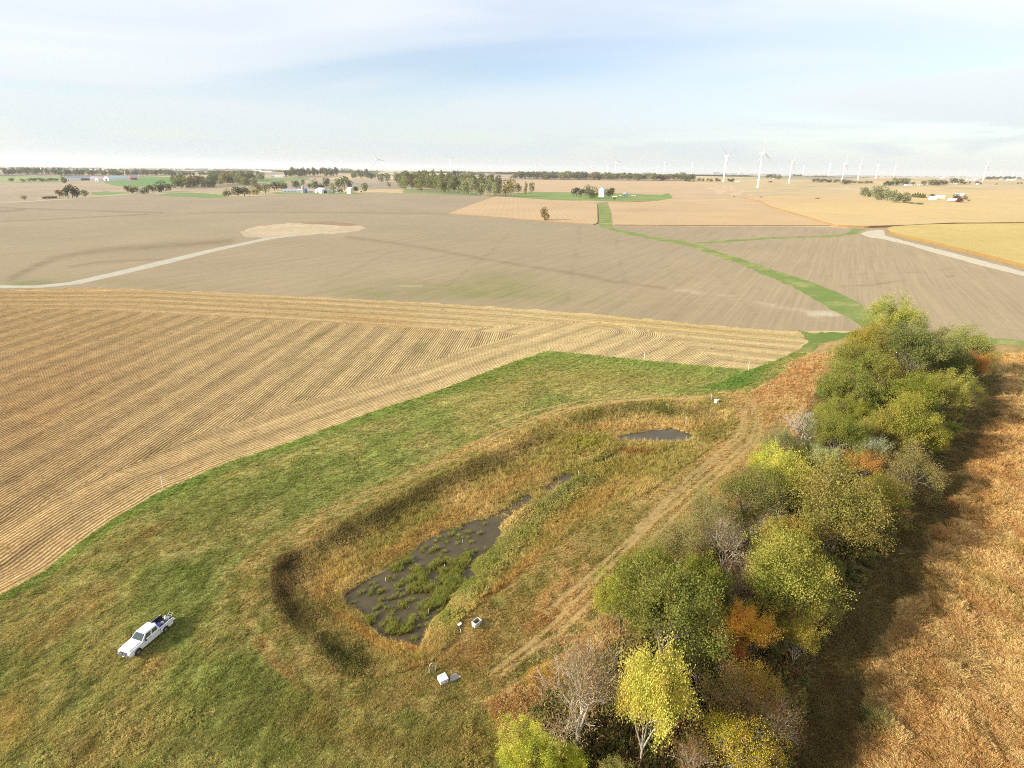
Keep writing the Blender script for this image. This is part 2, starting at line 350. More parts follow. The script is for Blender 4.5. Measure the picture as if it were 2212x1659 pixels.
RING = [(1536, 851), (1610, 845), (1650, 890), (1650, 950), (1575, 1030), (1480, 1120), (1400, 1210), (1320, 1310), (1240, 1400), (1130, 1475), (1050, 1525), (950, 1542), (830, 1537), (710, 1516), (643, 1494), (595, 1452), (531, 1368), (500, 1320), (490, 1290), (492, 1240), (592, 1156), (680, 1104), (796, 1058), (876, 1022), (976, 974), (1076, 928), (1196, 884), (1316, 866)]
PRAIRIE = [(1690, 770), (1760, 735), (1871, 716), (1984, 722), (2030, 735), (2212, 747), (3400, 808), (3400, 5000), (-2500, 5000), (-900, 2000), (800, 1400), (1300, 1000), (1560, 840)]

# colours as the photograph shows them; K turns them into albedo for this light
K = 0.655
def c3(*c): return lin(*c) * K * np.array([1.02, 1.0, 0.90])
STRAW = c3(205, 174, 118)
def blobs(px, py, col, lst, ns=None):
    """lst of (x, y, rx, ry, angle, colour, strength); ns noise 0..1 breaks the outline"""
    for x, y, rx, ry, a, c, s in lst:
        ca, sa = math.cos(R(a)), math.sin(R(a))
        dx, dy = px - x, py - y
        q = ((dx * ca + dy * sa) / rx) ** 2 + ((-dx * sa + dy * ca) / ry) ** 2
        w = np.exp(-q * 1.2)
        if ns is not None: w = np.clip(w * (0.35 + 1.3 * ns), 0, 1)
        w = (w * s)[:, None]
        col = col * (1 - w) + c3(*c) * w
    return col
# wheel tracks and combine lines (polylines)
TRACKS_R = [[(1618, 870), (1634, 905), (1622, 948), (1580, 985), (1536, 1020), (1476, 1072), (1416, 1122), (1376, 1162), (1300, 1240), (1220, 1320), (1160, 1375), (1080, 1440), (1010, 1490), (940, 1510)],
            [(1604, 880), (1612, 910), (1602, 945), (1560, 982), (1510, 1025), (1446, 1080), (1392, 1135), (1330, 1190), (1250, 1262), (1180, 1322)],
            [(1628, 875), (1645, 905), (1636, 950), (1590, 992), (1540, 1038), (1480, 1092), (1420, 1150), (1370, 1200), (1300, 1275), (1230, 1345), (1150, 1405), (1080, 1462)],
            [(1598, 885), (1603, 910), (1592, 940), (1545, 985), (1490, 1030), (1430, 1086), (1372, 1142)]]
TRACKS_L = [[(1536, 857), (1400, 862), (1300, 870), (1196, 886), (1076, 932), (976, 982), (876, 1034), (796, 1070), (680, 1120), (600, 1170), (540, 1220), (515, 1270), (530, 1330), (580, 1395), (640, 1450), (720, 1490), (800, 1510)],
            [(1500, 862), (1360, 866), (1230, 884), (1100, 930), (1000, 978), (900, 1030), (800, 1080), (700, 1124), (620, 1168), (570, 1210)],
            [(1450, 852), (1250, 866), (1150, 888), (1050, 922), (950, 972), (850, 1024), (740, 1074), (640, 1128), (560, 1180), (505, 1235)],
            [(555, 1290), (585, 1340), (620, 1380), (680, 1425), (740, 1462), (800, 1482)]]
TRACKS = [polyw(t) for t in TRACKS_R + TRACKS_L]
def track_d(X, Y):
    d = np.full(np.shape(X), 9.0); m = (Y < 190) & (Y > 30)
    if m.any():
        q = np.full(m.sum(), 9.0)
        for t in TRACKS: q = np.minimum(q, d_line(X[m], Y[m], t))
        d[m] = q
    return d
DARK = [(P('A', [(50, 352), (150, 303), (250, 262), (450, 232), (700, 213), (860, 203), (1000, 193)]), 8, 4, 0.5),
        (P('A', [(300, 305), (420, 285), (560, 275), (700, 272)]), 2.5, 2, 0.4),
        (P('A', [(1500, 175), (1700, 200), (1850, 225), (2100, 270), (2212, 290), (2500, 335), (2620, 362), (2900, 400)]), 4, 3.5, 0.38),
        (P('A', [(-200, 72), (50, 62), (100, 56)]), 3, 2, 0.5), (P('A', [(0, 48), (260, 56), (560, 66), (700, 69)]), 1.6, 1.4, 0.5), (P('A', [(0, 108), (260, 96), (480, 84), (640, 76)]), 1.6, 1.4, 0.5),
        (P('A', [(800, 72), (1000, 68), (1400, 68), (1935, 75)]), 1.6, 1.2, 0.4),
        (P('B', [(290, 130), (285, 200), (262, 300), (240, 450)]), 3, 2, 0.25), (P('B', [(450, 180), (470, 300), (490, 370)]), 2, 1.6, 0.25),
        (P('B', [(640, 260), (700, 360), (760, 440), (820, 500)]), 2, 1.6, 0.2), (P('B', [(880, 330), (960, 420), (1060, 510)]), 2, 1.6, 0.25),
        (P('A', [(1380, 410), (1390, 390), (1500, 330), (1700, 230)]), 1.5, 1.3, 0.3), (P('A', [(1910, 430), (1915, 400), (1990, 340), (2120, 240), (2200, 160)]), 2.2, 2, 0.3)]
LIGHT = [(P('B', [(680, 400), (760, 410), (900, 430), (1040, 452), (1300, 500), (1400, 512)]), 5, 3, 0.35), (P('B', [(1290, 508), (1340, 505), (1400, 512)]), 9, 5, 0.6),
         (P('B', [(1420, 388), (1560, 382), (1700, 358), (1900, 345)]), 3, 2, -0.25), (P('B', [(1330, 345), (1500, 335), (1800, 325), (1900, 310)]), 2.5, 2, -0.15),
         (P('A', [(1740, 387), (1820, 386)]), 3, 2, 0.5)]
ROWDIR_PTS = (atz(0, 1052)[:2], atz(560, 796)[:2])
_rd = np.array([math.cos(R(86)), math.sin(R(86))]); ROWN = np.array([-_rd[1], _rd[0]])
EDGE_TOP_W = polyw([(-900, 640), (0, 627), (350, 627), (700, 642), (1106, 664.7), (1356, 685), (1606, 709), (1760, 722)])
EDGE_BOT_W = polyw([(-900, 1950), (-300, 1500), (0, 1285.5), (92, 1236), (160, 1180), (240, 1124), (356, 1056), (500, 996), (640, 950), (796, 892), (956, 840), (1106, 782), (1184, 757.5), (1300, 715)])
TREE_W = polyw([(1905, 700), (1860, 760), (1830, 800), (1800, 860), (1745, 930), (1660, 1010), (1590, 1090), (1500, 1190), (1400, 1290), (1340, 1380), (1200, 1470), (1110, 1580), (1070, 1750), (1070, 2400), (1800, 2400), (1740, 1800), (1735, 1600), (1760, 1450), (1830, 1330), (1900, 1220), (1970, 1110), (2035, 1010), (2070, 940), (2110, 870), (2125, 800), (2110, 745), (1990, 712)])
def field_patch(X, Y):
    """patchwork of far fields: albedo by rectangular parcels"""
    a = R(8); x = X * math.cos(a) + Y * math.sin(a); y = -X * math.sin(a) + Y * math.cos(a)
    ix = np.floor(x / 430 + 0.25 * vnoise(x / 900, y / 900, 5)); iy = np.floor(y / 640 + 0.3 * hash2(ix, ix * 0, 8))
    h = hash2(ix, iy, 21)
    pal = np.array([c3(188, 170, 148), c3(206, 184, 150), c3(214, 190, 150), c3(170, 160, 138), c3(150, 158, 112), c3(196, 172, 142), c3(222, 203, 160)])
    return pal[np.minimum((h * 7).astype(int), 6)]

def paint(reg, X, Y, px, py):
    n = len(X); o = np.ones((n, 1))
    nz = fbm(X / 9, Y / 9, 41, 4)[:, None]; nb = fbm(X / 60, Y / 60, 51, 4)[:, None]; nf = fbm(X / 1.6, Y / 1.6, 61, 3)[:, None]
    def mixc(a, b, w): w = np.clip(w, 0, 1); return a * (1 - w) + b * w
    if reg in ('far_fields',):
        c = field_patch(X, Y) * (0.85 + 0.3 * nb)
        lf = np.clip((700 - px) / 300, 0, 1)[:, None] * np.clip((py[:, None] - 383) / 8, 0, 1)
        c = mixc(c, c3(188, 170, 144) * (0.8 + 0.4 * nb), lf)
        rf = np.clip((px - 1350) / 150, 0, 1)[:, None] * np.clip((py[:, None] - 384) / 8, 0, 1) * 0.75
        c = mixc(c, c3(218, 194, 150) * (0.85 + 0.3 * nb), rf)
    elif reg == 'bare_field':
        g = np.clip((py - 440) / 250, 0, 1)[:, None]
        c = mixc(c3(176, 160, 135) * o, c3(178, 159, 130) * o, g) * (0.90 + 0.2 * nb)
        r = np.clip((px - 1300) / 700, 0, 1)[:, None]; c = mixc(c, c3(187, 167, 138) * (0.92 + 0.16 * nb), r)
        for pl, w, s, k in DARK:
            d = d_line(px, py, pl)[:, None]; brk = 0.4 + 0.9 * fbm(X / 7, Y / 7, 71, 3)[:, None]
            c = mixc(c, c3(128, 108, 82) * o, np.exp(-(d / w) ** 2 * 1.5) * k * brk)
        for pl, w, s, k in LIGHT:
            d = d_line(px, py, pl)[:, None]; brk = S(0.42, 0.62, fbm(X / 6, Y / 6, 73, 3))[:, None]
            c = mixc(c, (c3(215, 200, 178) if k > 0 else c3(130, 112, 90)) * o, np.exp(-(d / w) ** 2 * 1.5) * abs(k) * brk * 1.5)
        c = blobs(px, py, c, [(1040, 632, 230, 20, 3, (138, 142, 82), .55), (1085, 610, 90, 26, 0, (140, 144, 84), .5), (820, 636, 120, 12, 3, (142, 144, 88), .45), (300, 612, 220, 12, 4, (150, 142, 95), .35), (60, 612, 70, 9, 0, (110, 130, 60), .5)], nz[:, 0])
    elif reg == 'turbine_pad':
        c = c3(208, 188, 160) * (0.8 + 0.4 * nf * nb * 2)
        d = d_line(px, py, P('A', [(1060, 172), (1150, 184), (1290, 170), (1400, 166)]))[:, None]; c = mixc(c, c3(190, 184, 168) * o, np.exp(-(d / 3) ** 2))
    elif reg == 'spoil_heap': c = c3(172, 144, 116) * (0.8 + 0.4 * nf)
    elif reg in ('gravel_road', 'access_track'):
        c = (c3(206, 200, 186) if reg == 'access_track' else c3(222, 212, 192)) * (0.88 + 0.24 * nf)
    elif reg == 'far_road': c = c3(196, 190, 170) * o
    elif reg == 'ripe_corn': c = mixc(c3(224, 202, 132) * o, c3(212, 184, 116) * o, nf * 0.8) * (0.9 + 0.2 * nb)
    elif reg == 'soybean_field':
        c = c3(214, 184, 146) * (0.9 + 0.2 * nb)
        c = blobs(px, py, c, [(1380, 455, 60, 8, 0, (190, 160, 128), .5), (1225, 448, 50, 6, 0, (202, 172, 136), .5), (1660, 470, 200, 20, 0, (222, 190, 140), .5)])
    elif reg == 'dry_corn_field':
        c = c3(226, 198, 146) * (0.92 + 0.16 * nb); c = mixc(c, c3(212, 182, 128) * o, (nz - 0.4) * 0.6)
        c = blobs(px, py, c, [(1720, 437, 200, 9, 0, (216, 184, 142), .7), (1700, 418, 140, 10, 3, (212, 182, 148), .8), (1900, 455, 300, 18, 0, (232, 203, 142), .6)])
    elif reg == 'harvested_field':
        c = c3(212, 184, 150) * (0.9 + 0.2 * nb)
        d = np.abs(((X * 0.98 + Y * 0.12) / 24) % 1 - 0.5)[:, None]
        w = (sd_poly(px, py, P('7', [(180, 785), (840, 790), (900, 940), (420, 900)]), 20) > 0)[:, None] * 0.8
        c = mixc(c, c3(232, 214, 182) * o, w * (d < 0.14))
    elif reg in ('waterway', 'grass_margin'):
        c = mixc(c3(128, 150, 78) * o, c3(160, 168, 98) * o, nz * 1.2 - 0.2); c = mixc(c, c3(190, 180, 124) * o, S(0.5, 0.7, nz * 0.5 + nf * 0.5) * 0.7)
    elif reg == 'farmyard': c = mixc(c3(132, 160, 86) * o, c3(160, 168, 102) * o, nb * 1.4 - 0.3)
    elif reg == 'green_field':
        c = c3(136, 160, 96) * (0.85 + 0.3 * nb)
        c = blobs(px, py, c, [(60, 388, 200, 10, 0, (176, 180, 128), .8), (330, 392, 120, 14, 0, (110, 152, 82), .8)])
    elif reg == 'green_strip':
        c = mixc(c3(104, 136, 58) * o, c3(136, 152, 74) * o, nz * 1.4 - 0.3); c = mixc(c, c3(184, 164, 104) * o, S(0.5, 0.72, nf) * S(0.45, 0.7, nb + (1700 > px[:, None]) * 0.0))
        c = blobs(px, py, c, [(1690, 790, 70, 12, -30, (186, 166, 104), .7), (1700, 752, 50, 8, -20, (176, 164, 100), .5)], nz[:, 0])
    elif reg == 'corn_stubble':
        rg = np.clip(px / 1200, 0, 1)[:, None]
        c = mixc(c3(188, 157, 110) * o, c3(208, 184, 136) * o, rg) * (0.9 + 0.2 * nb)
        c = blobs(px, py, c, [(830, 700, 140, 12, 10, (196, 158, 104), .5), (690, 725, 30, 5, -30, (120, 116, 60), .6), (640, 780, 60, 6, -30, (140, 128, 74), .4), (915, 760, 26, 18, -35, (138, 136, 74), .45), (740, 800, 40, 6, -30, (130, 124, 70), .4), (100, 850, 220, 120, -25, (176, 138, 90), .5), (1430, 700, 260, 16, 4, (214, 186, 122), .5)], nz[:, 0])
        hl = np.where(sd_poly(px, py, INTERIOR, 30) > 0, 0.94, 1.08)[:, None]; c = c * hl
    elif reg == 'meadow':
        c = mixc(c3(146, 154, 84) * o, c3(182, 170, 108) * o, S(0.32, 0.66, nz))
        c = mixc(c, c3(168, 142, 86) * o, S(0.52, 0.75, nb * 0.6 + nf * 0.45) * 0.75)
        c = mixc(c, c3(112, 126, 58) * o, S(0.5, 0.8, 1 - nf) * 0.5)
        d = np.abs(d_line(px, py, [(0, 1295), (92, 1244), (160, 1190), (240, 1134), (356, 1066), (500, 1005), (640, 958), (796, 900), (956, 848), (1106, 790), (1186, 766), (1401, 787), (1500, 797), (1616, 806)]))[:, None]
        c = mixc(c, c3(124, 150, 66) * o, np.exp(-(d / 12) ** 2) * 0.8)
        c = blobs(px, py, c, [(330, 1150, 90, 14, -32, (160, 130, 78), .7), (420, 1110, 80, 18, -25, (150, 132, 74), .5), (250, 1250, 140, 18, -32, (180, 150, 96), .5), (120, 1360, 120, 22, -38, (184, 148, 92), .45), (200, 1320, 60, 6, -38, (150, 116, 80), .4),
            (20, 1560, 60, 50, -30, (200, 160, 96), .5), (60, 1480, 80, 20, -40, (176, 146, 88), .4), (500, 1090, 180, 26, -25, (106, 122, 50), .6), (450, 1215, 90, 26, -35, (96, 118, 46), .6), (620, 1060, 130, 22, -24, (100, 116, 48), .6),
            (330, 1440, 34, 30, -40, (196, 166, 106), .7), (280, 1600, 150, 60, -25, (180, 150, 100), .7), (170, 1620, 80, 40, -40, (174, 148, 96), .5), (540, 1500, 50, 110, -20, (112, 124, 62), .5), (620, 1560, 120, 60, 0, (122, 120, 60), .4), (680, 1560, 90, 40, 30, (150, 118, 72), .5),
            (1350, 820, 250, 16, 4, (150, 140, 76), .5), (1150, 850, 200, 18, -20, (150, 136, 72), .45), (1000, 830, 120, 16, -20, (118, 130, 58), .5), (1250, 790, 200, 14, 5, (122, 138, 58), .5), (1480, 815, 100, 12, 5, (124, 142, 62), .5), (430, 1340, 60, 14, -38, (128, 126, 62), .4), (900, 1600, 220, 50, 0, (156, 124, 72), .45), (960, 1590, 90, 30, 0, (110, 118, 54), .4), (1040, 1600, 60, 90, 10, (150, 112, 62), .6)], nz[:, 0])
    elif reg == 'mowed_path':
        c = mixc(c3(190, 166, 106) * o, c3(158, 146, 82) * o, S(0.35, 0.7, nz)); c = mixc(c, c3(208, 174, 118) * o, (S(0.35, 0.6, nb) * S(1050, 1250, px)[:, None] + 0.3) * S(0.3, 0.6, nf))
        c = blobs(px, py, c, [(1150, 1440, 60, 16, -30, (104, 116, 48), .8), (1320, 1200, 90, 10, -42, (120, 120, 56), .6), (1500, 1030, 70, 10, -40, (130, 120, 64), .5), (640, 1470, 90, 12, 35, (176, 130, 82), .6), (560, 1390, 60, 9, 50, (176, 130, 82), .7), (720, 1510, 100, 10, 20, (172, 128, 80), .7),
            (560, 1180, 70, 20, -30, (150, 136, 76), .6), (1010, 1410, 60, 40, -20, (176, 138, 84), .8), (1540, 990, 40, 40, -40, (196, 158, 104), .7), (1620, 880, 40, 40, 0, (196, 160, 106), .8), (1420, 1150, 100, 14, -45, (190, 152, 100), .7), (1330, 1230, 80, 14, -42, (186, 148, 96), .6), (850, 1500, 160, 24, 5, (140, 122, 64), .6), (1180, 1330, 60, 24, -40, (184, 142, 88), .7)], nz[:, 0])
        lw_ = (1 - S(700, 1100, px) * (1 - S(1430, 1560, py)))[:, None]; c = mixc(c, mixc(c3(146, 150, 84) * o, c3(180, 164, 104) * o, S(0.35, 0.65, nf)), 0.6 * lw_)
    elif reg == 'marsh':
        c = mixc(c3(208, 182, 120) * o, c3(164, 152, 86) * o, S(0.3, 0.7, nz)); c = mixc(c, c3(174, 148, 94) * o, S(0.55, 0.8, nf) * .6)
        c = mixc(c, c3(150, 144, 62) * o, S(0.55, 0.72, nb) * .5)
        c = blobs(px, py, c, [(620, 1230, 44, 40, -60, (92, 74, 52), .95), (640, 1330, 60, 44, 50, (98, 88, 54), .9), (720, 1410, 70, 30, 30, (84, 86, 48), .9), (610, 1280, 26, 50, 0, (96, 78, 52), .8), (760, 1440, 50, 20, 0, (92, 92, 50), .7),
            (720, 1170, 70, 22, -25, (92, 88, 52), .85), (820, 1120, 80, 20, -28, (106, 94, 58), .8), (930, 1060, 90, 18, -28, (110, 98, 60), .8), (1040, 1010, 90, 16, -25, (118, 102, 64), .7), (1130, 965, 70, 12, -20, (128, 108, 66), .7),
            (1400, 890, 130, 13, 2, (104, 110, 54), .8), (1290, 905, 60, 10, 0, (120, 112, 60), .6), (1520, 905, 50, 20, 30, (122, 112, 62), .6), (1540, 960, 40, 30, -40, (126, 114, 62), .6), (1420, 1060, 60, 14, -40, (122, 112, 60), .6),
            (700, 1265, 24, 40, 30, (190, 144, 84), .7), (790, 1370, 80, 12, 35, (200, 158, 82), .8), (880, 1400, 50, 12, 10, (196, 154, 86), .8), (860, 1190, 110, 14, -26, (192, 156, 96), .7), (960, 1130, 100, 16, -28, (190, 152, 94), .7), (1100, 1050, 110, 20, -26, (192, 156, 96), .7), (740, 1240, 50, 16, -30, (170, 152, 70), .6),
            (1000, 1260, 44, 54, -40, (118, 130, 58), .8), (960, 1330, 36, 40, -40, (122, 132, 52), .9), (1070, 1200, 90, 36, -34, (122, 130, 62), .75), (1150, 1130, 100, 30, -34, (124, 130, 66), .7), (1240, 1050, 90, 16, -30, (106, 116, 64), .8), (1300, 990, 60, 12, -30, (120, 122, 62), .7), (1270, 960, 50, 14, 0, (146, 140, 54), .8),
            (1330, 1010, 90, 20, -10, (160, 142, 74), .7), (1370, 975, 46, 7, 0, (156, 104, 56), .8), (1230, 1110, 90, 16, -38, (178, 148, 84), .7), (1130, 1230, 90, 12, -42, (196, 158, 94), .9), (1050, 1300, 60, 9, -42, (194, 152, 88), .8), (1300, 1080, 80, 20, -35, (180, 146, 84), .7), (1460, 920, 90, 9, 0, (190, 156, 100), .7), (1350, 925, 120, 8, 0, (190, 152, 98), .7), (910, 1440, 34, 16, 0, (184, 148, 92), .7)], nz[:, 0])
    else:  # prairie
        al = X * 0.5 + Y * 0.87; ac = X * 0.87 - Y * 0.5; sk = fbm(ac / 0.7 + fbm(X / 12, Y / 12, 47, 2) * 4, al / 6.0, 43, 4)[:, None]; c = mixc(c3(204, 176, 122) * o, c3(176, 138, 88) * o, S(0.32, 0.68, sk)); c = mixc(c, c3(214, 192, 142) * o, S(0.45, 0.75, nf * .5 + nb * .5)); c = mixc(c, c3(150, 136, 70) * o, S(0.62, 0.78, fbm(X / 5, Y / 5, 91, 3))[:, None] * .5)
        c = blobs(px, py, c, [(1876, 1558, 36, 28, 40, (84, 116, 50), .95), (1810, 1600, 60, 90, 10, (146, 96, 64), .6), (2120, 1000, 90, 160, -10, (196, 148, 90), .5), (1990, 1370, 60, 40, 20, (150, 124, 84), .5), (2060, 1420, 60, 50, 20, (140, 116, 78), .5), (1700, 820, 100, 30, -30, (196, 146, 96), .6), (1600, 870, 60, 26, -20, (190, 154, 104), .6), (1840, 760, 60, 16, 0, (190, 150, 98), .5), (2160, 770, 60, 14, 0, (196, 160, 100), .5),
            (1905, 1500, 12, 8, 0, (150, 156, 62), .8), (2170, 1385, 10, 10, 0, (160, 150, 50), .8), (1950, 1130, 40, 40, 0, (180, 140, 70), .5)], nz[:, 0])
    if reg == 'prairie':
        q = sd_poly(X, Y, TREE_W, 12); q = q + (fbm(X / 5, Y / 5, 233, 3) - 0.5) * 5; w = (S(-6.0, -3.0, q) * (X > 0.62 * Y - 12))[:, None]; c = mixc(c, mixc(c3(118, 100, 62) * o, c3(92, 92, 48) * o, nz) * (0.6 + 0.7 * nf), w * 0.85)  # lane beside the belt: darker mown grass, its colour also deepens the belt's shadow
    if reg == 'meadow':
        c = (c * 0.80 + c.mean(0) * 0.20) * 1.08
        dd, aa = d_line(X, Y, EDGE_BOT_W, True); st_ = fbm(np.abs(dd) / 0.8, aa / 14, 211, 3)[:, None]; c = c * (0.72 + 0.56 * st_)
    if reg in ('mowed_path', 'meadow'):
        t = track_d(X, Y)[:, None]
        c = mixc(c, c3(198, 170, 116) * o, np.exp(-(t / 0.42) ** 2) * (0.18 + 0.72 * S(1000, 1200, px))[:, None] * (0.6 + 0.8 * nz))
    return np.clip(c, 0.005, 0.75)

# ------------------------------------------------------------------ the ground: one grid, cut along the outlines
ys = [8.0]
while ys[-1] < 46000:
    y = ys[-1]; ys.append(y + max(0.34, (0.0076 if y < 1500 else 0.016) * y))
ys = np.array(ys); us = np.linspace(-1.2, 1.2, 412)
GY = np.repeat(ys[:, None], len(us), 1); GX = us[None, :] * (GY + 26)
jx = (hash2(np.arange(GX.size), np.arange(GX.size) * 0, 3).reshape(GX.shape) - 0.5) * 0.3 * (us[1] - us[0]) * (GY + 26)
GX = GX + jx
GZ = terrain(GX, GY)
VX, VY, VZ = GX.ravel(), GY.ravel(), GZ.ravel()
PX, PY = proj(VX, VY, VZ)
nr, nc = GX.shape
idx = np.arange(nr * nc).reshape(nr, nc)
a, b, c, d = idx[:-1, :-1].ravel(), idx[:-1, 1:].ravel(), idx[1:, 1:].ravel(), idx[1:, :-1].ravel()
TR = np.concatenate([np.stack([a, b, c], 1), np.stack([a, c, d], 1)])
VT = np.stack([VX, VY, VZ, PX, PY], 1)

def edge_noise(X, Y, amp_m, sc, py):
    return (fbm(X / sc, Y / sc, 77, 3) - 0.5) * 2 * amp_m
def region_sd(V, poly, amp=0.0, sc=2.0):
    s = sd_poly(V[:, 3], V[:, 4], poly, 60)
    if amp:
        dist = np.maximum(V[:, 1], 20)
        s = s + edge_noise(V[:, 0], V[:, 1], amp, sc, V[:, 4]) * F / dist * 0.6
    return s
def ground_mat(name, scale, amt, bump=0.0, bscale=None, rows=None, stretch=None, rough=0.95, rownoise=None):
    m = bpy.data.materials.new(name); m.use_nodes = True; t = m.node_tree; b = t.nodes['Principled BSDF']; b.inputs['Roughness'].default_value = rough; b.inputs['Specular IOR Level'].default_value = 0.15
    at_ = N(t, 'ShaderNodeAttribute'); at_.attribute_name = 'tint'
    g = N(t, 'ShaderNodeNewGeometry')
    vec = g.outputs['Position']
    if stretch:
        mpp = N(t, 'ShaderNodeMapping'); mpp.inputs['Rotation'].default_value = (0, 0, stretch[0]); mpp.inputs['Scale'].default_value = (stretch[1], stretch[2], 1); L(t, vec, mpp.inputs[0]); vec = mpp.outputs[0]
    n = N(t, 'ShaderNodeTexNoise'); n.inputs['Scale'].default_value = scale; n.inputs['Detail'].default_value = 6; n.inputs['Roughness'].default_value = 0.65; L(t, vec, n.inputs['Vector'])
    n2 = N(t, 'ShaderNodeTexNoise'); n2.inputs['Scale'].default_value = scale * 0.09; n2.inputs['Detail'].default_value = 4; L(t, vec, n2.inputs['Vector'])
    v = math_(t, 'ADD', math_(t, 'MULTIPLY', math_(t, 'SUBTRACT', n.outputs[0], 0.5), amt * 4), math_(t, 'MULTIPLY', math_(t, 'SUBTRACT', n2.outputs[0], 0.5), amt * 1.4))
    hgt = n.outputs[0]
    if rownoise:
        ra = N(t, 'ShaderNodeAttribute'); ra.attribute_name = 'row'; sp_ = N(t, 'ShaderNodeSeparateXYZ'); L(t, g.outputs['Position'], sp_.inputs[0]); cb_ = N(t, 'ShaderNodeCombineXYZ')
        L(t, math_(t, 'MULTIPLY', ra.outputs['Fac'], rownoise[0]), cb_.inputs[0]); L(t, math_(t, 'MULTIPLY', math_(t, 'ADD', sp_.outputs[1], math_(t, 'MULTIPLY', sp_.outputs[0], 0.6)), rownoise[1]), cb_.inputs[1])
        n3 = N(t, 'ShaderNodeTexNoise'); n3.inputs['Scale'].default_value = 1.0; n3.inputs['Detail'].default_value = 3; L(t, cb_.outputs[0], n3.inputs['Vector'])
        v = math_(t, 'ADD', v, math_(t, 'MULTIPLY', math_(t, 'SUBTRACT', n3.outputs[0], 0.5), rownoise[2] * 3))
    if rows:
        ra = N(t, 'ShaderNodeAttribute'); ra.attribute_name = 'row'
        wob = math_(t, 'MULTIPLY', math_(t, 'SUBTRACT', n2.outputs[0], 0.5), rows.get('wob', 0.3))
        for per, am, sh in rows['w']:
            ph = math_(t, 'MULTIPLY', math_(t, 'ADD', ra.outputs['Fac'], wob), 2 * math.pi / per)
            w = math_(t, 'SINE', ph)
            if sh: w = math_(t, 'MULTIPLY', w, math_(t, 'ADD', 0.35, math_(t, 'MULTIPLY', n2.outputs[0], 1.3)))
            v = math_(t, 'ADD', v, math_(t, 'MULTIPLY', w, am))
            if sh: hgt = math_(t, 'ADD', hgt, math_(t, 'MULTIPLY', w, 0.5))
    f = math_(t, 'MAXIMUM', math_(t, 'ADD', 1.0, v), 0.25)
    mm = N(t, 'ShaderNodeVectorMath', operation='SCALE'); L(t, at_.outputs['Color'], mm.inputs[0]); L(t, f, mm.inputs[3])
    L(t, mm.outputs[0], b.inputs['Base Color'])
    if bump:
        bp = N(t, 'ShaderNodeBump'); bp.inputs['Distance'].default_value = bump; bp.inputs['Strength'].default_value = 1.0; L(t, hgt, bp.inputs['Height']); L(t, bp.outputs[0], b.inputs['Normal'])
    return m
GM = {
    'far_fields': ground_mat('far_fields', 0.02, 0.10, rows={'w': [(9, 0.03, False)]}),
    'bare_field': ground_mat('bare_soil', 1.8, 0.15, 0.06, rownoise=(0.7, 0.012, 0.16), rows={'w': [(4.6, 0.012, False), (13.1, 0.018, False)], 'wob': 3.0}),
    'corn_stubble': ground_mat('corn_stubble', 3.2, 0.36, 0.14, rows={'w': [(0.78, 0.36, True), (9.4, 0.16, False), (3.9, 0.06, False)], 'wob': 0.0}, rownoise=(1.1, 0.05, 0.32)),
    'meadow': ground_mat('meadow', 2.2, 0.22, 0.12), 'mowed_path': ground_mat('mown_grass', 2.5, 0.18, 0.08), 'marsh': ground_mat('marsh_litter', 1.8, 0.25, 0.2),
    'prairie': ground_mat('prairie_thatch', 1.5, 0.2, 0.2), 'green_strip': ground_mat('green_strip', 1.5, 0.15, 0.1), 'waterway': ground_mat('waterway_grass', 0.8, 0.12, 0.05),
    'grass_margin': ground_mat('margin_grass', 0.8, 0.12, 0.05), 'gravel_road': ground_mat('gravel', 1.2, 0.10, 0.02), 'access_track': ground_mat('track_gravel', 1.2, 0.10, 0.02), 'far_road': ground_mat('far_gravel', 1, 0.05),
    'turbine_pad': ground_mat('turned_clay', 0.35, 0.16, 0.1), 'spoil_heap': ground_mat('dark_spoil', 0.6, 0.2, 0.3), 'ripe_corn': ground_mat('ripe_corn', 1.0, 0.16, 0.3),
    'soybean_field': ground_mat('ripe_soybeans', 0.25, 0.09, 0.1, rows={'w': [(7.6, 0.03, False)]}), 'dry_corn_field': ground_mat('dry_corn', 0.25, 0.11, 0.3), 'harvested_field': ground_mat('harvested', 0.2, 0.08),
    'farmyard': ground_mat('yard_grass', 0.3, 0.08), 'green_field': ground_mat('green_crop', 0.1, 0.08)}
DIRS_DUMMY = 0
def row_attr(reg, X, Y, sub):
    if reg == 'corn_stubble':
        if sub == 'interior': return X * ROWN[0] + Y * ROWN[1]
        d1, _ = d_line(X, Y, EDGE_TOP_W, True); d2, _ = d_line(X, Y, EDGE_BOT_W, True)
        a1, a2 = np.abs(d1), np.abs(d2)
        return np.where(a1 < a2, a1, a2)
    if reg == 'bare_field':
        # drilled in a direction that runs away from the camera, a little to the right
        a = R(62); return X * math.sin(a) - Y * math.cos(a)
    if reg == 'soybean_field': return X
    return X * 0.3 + Y
